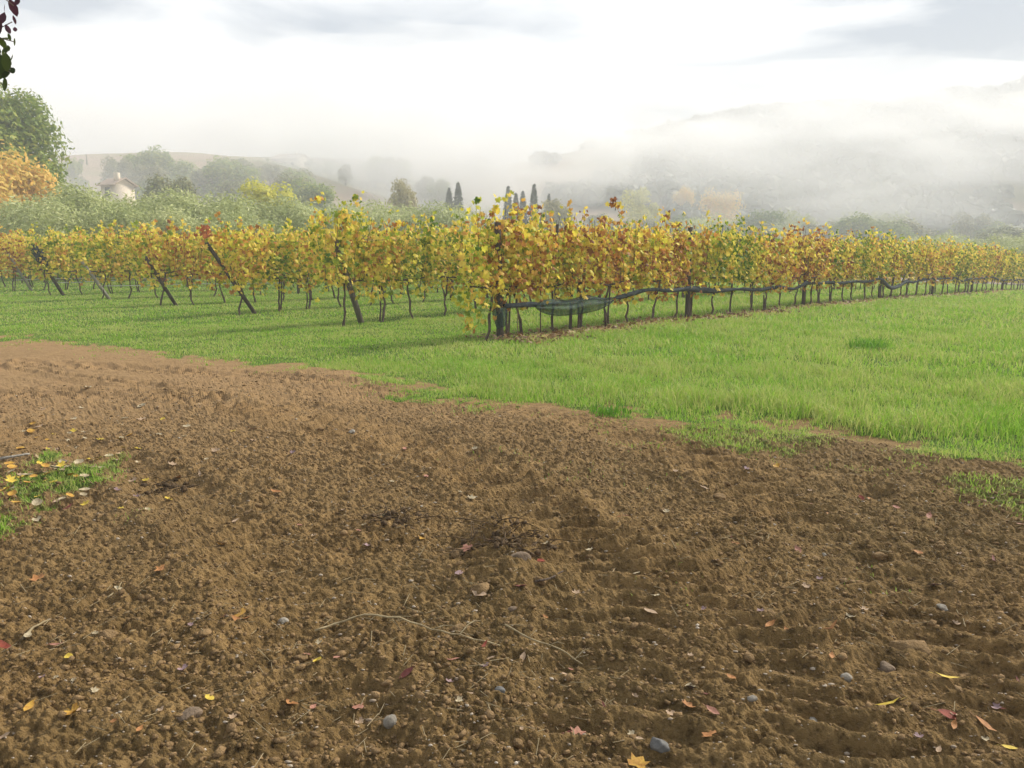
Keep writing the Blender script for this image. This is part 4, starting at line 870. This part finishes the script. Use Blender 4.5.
for i in range(125):
    u = random.uniform(0, 1024); v = 768-330*random.random()**.8
    if v < 470 and u > 500: continue
    leaf(u, v, random.uniform(6, 12), None, None, 'small dull scrap of leaf on the open soil', 'leaf scraps on the soil', me=random.choice(SMALL))
def twig(pts, r, m, label, lift=.012, name='twig', side=()):
    P_ = []
    for u, v in pts:
        x, y = G(u, v); P_.append(Vector((x, y, H1(x, y)+lift)))
    b = MB(); Q = []
    for i in range(len(P_)-1):
        for f in (0, .34, .67): Q.append(P_[i].lerp(P_[i+1], f)+Vector((0, 0, .004*math.sin(i*3+f*9))))
    Q.append(P_[-1]); b.tube([q-Q[0] for q in Q], [r*(1-.5*i/len(Q)) for i in range(len(Q))], 6, True, .2)
    for (i, du, dv) in side:
        q = Q[min(i, len(Q)-1)]-Q[0]; b.tube([q, q+Vector((du*.5, dv*.5, .025)), q+Vector((du, dv, .03))], [r*.6, r*.5, r*.25], 5, False)
    return tag(link(name, b.mesh(name, m), loc=Q[0]), label, 'twig')
twig([(315, 633), (335, 627), (365, 626), (400, 630), (432, 640), (460, 650), (500, 658)], .005, STRAW, 'long dry twig curving across the middle of the soil', .035, side=((12, .10, -.03), (15, .06, .06)))
twig([(505, 641), (530, 655), (560, 662), (582, 672)], .004, STRAW, 'pale forked twig right of the long one', .035, side=((5, .05, -.05), (8, .06, .03)))
twig([(22, 640), (34, 632), (48, 622)], .006, STRAW, 'short straw twig at the left beside the cream leaf'); twig([(108, 600), (118, 592), (122, 588)], .004, STRAW, 'stub of straw above the left soil'); twig([(535, 595), (550, 590), (563, 580)], .006, BARK, 'dark curved root piece beside the red leaf on the heap', .03)
twig([(0, 462), (18, 460), (30, 458)], .012, PALEWOOD, 'bleached stick behind the shaded grass patch', .02)
def root_heap(u, v, n, rad, label, hh=.16):
    x0, y0 = G(u, v); b = MB(); r = random.Random(int(u)); z0 = H1(x0, y0)
    for i in range(n):
        a = r.uniform(0, 6.28); q = rad*math.sqrt(r.random()); x, y = x0+q*math.cos(a)*1.3, y0+q*math.sin(a); z = H1(x, y)-z0; d = Vector((r.gauss(0, .8), r.gauss(0, .8), r.uniform(-.1, .45)))*hh*r.uniform(.4, 1)
        p = Vector((x-x0, y-y0, z-.005)); b.tube([p, p+d*.5+Vector((0, 0, .01)), p+d], [.0034, .0026, .0012], 4, False)
    for i in range(n//2):
        a = r.uniform(0, 6.28); q = rad*1.1*math.sqrt(r.random()); x, y = x0+q*math.cos(a)*1.3, y0+q*math.sin(a); sz = r.uniform(.006, .024); c0 = Vector((x-x0, y-y0, H1(x, y)-z0+sz*.2)); V, Fc = LUMPS[i % 10]; b0 = len(b.V)
        b.V += [c0+Vector(tuple(w))*sz for w in V]; b.Fc += [tuple(int(k)+b0 for k in f) for f in Fc]
    tag(link('root_clump', b.mesh('root_clump', ROOTS), loc=(x0, y0, z0)), label, 'roots')
root_heap(506, 556, 130, .17, 'tangle of dry grass roots on the heap in the middle of the soil'); root_heap(395, 527, 70, .13, 'small tangle of dark roots left of the heap', .11); root_heap(170, 490, 60, .11, 'dry grass stems lying right of the shaded grass patch', .12)
# fallen vine leaves under the nearest row
def litter():
    n = 2200; t = rng.uniform(0, 1, n)**1.6*60-.3; la = rng.normal(-.35, .42, n); x = E1[0]+DIR[0]*t+PER[0]*la; y = E1[1]+DIR[1]*t+PER[1]*la; z = H(x, y)+rng.uniform(.02, .07, n)
    nr = rng.normal(0, .5, (n, 3)); nr[:, 2] += 1; o = link('leaf_litter', leaf_cloud('leaf_litter', np.column_stack([x, y, z]), nr, rng.normal(0, 1, (n, 3)), rng.uniform(.05, .11, n), 'vine', BROWNL, .2)); o.color = (.5, 0, 0, 1); tag(o, 'brown fallen vine leaves strewn under the nearest row', 'leaf litter', None, 'stuff')
litter()
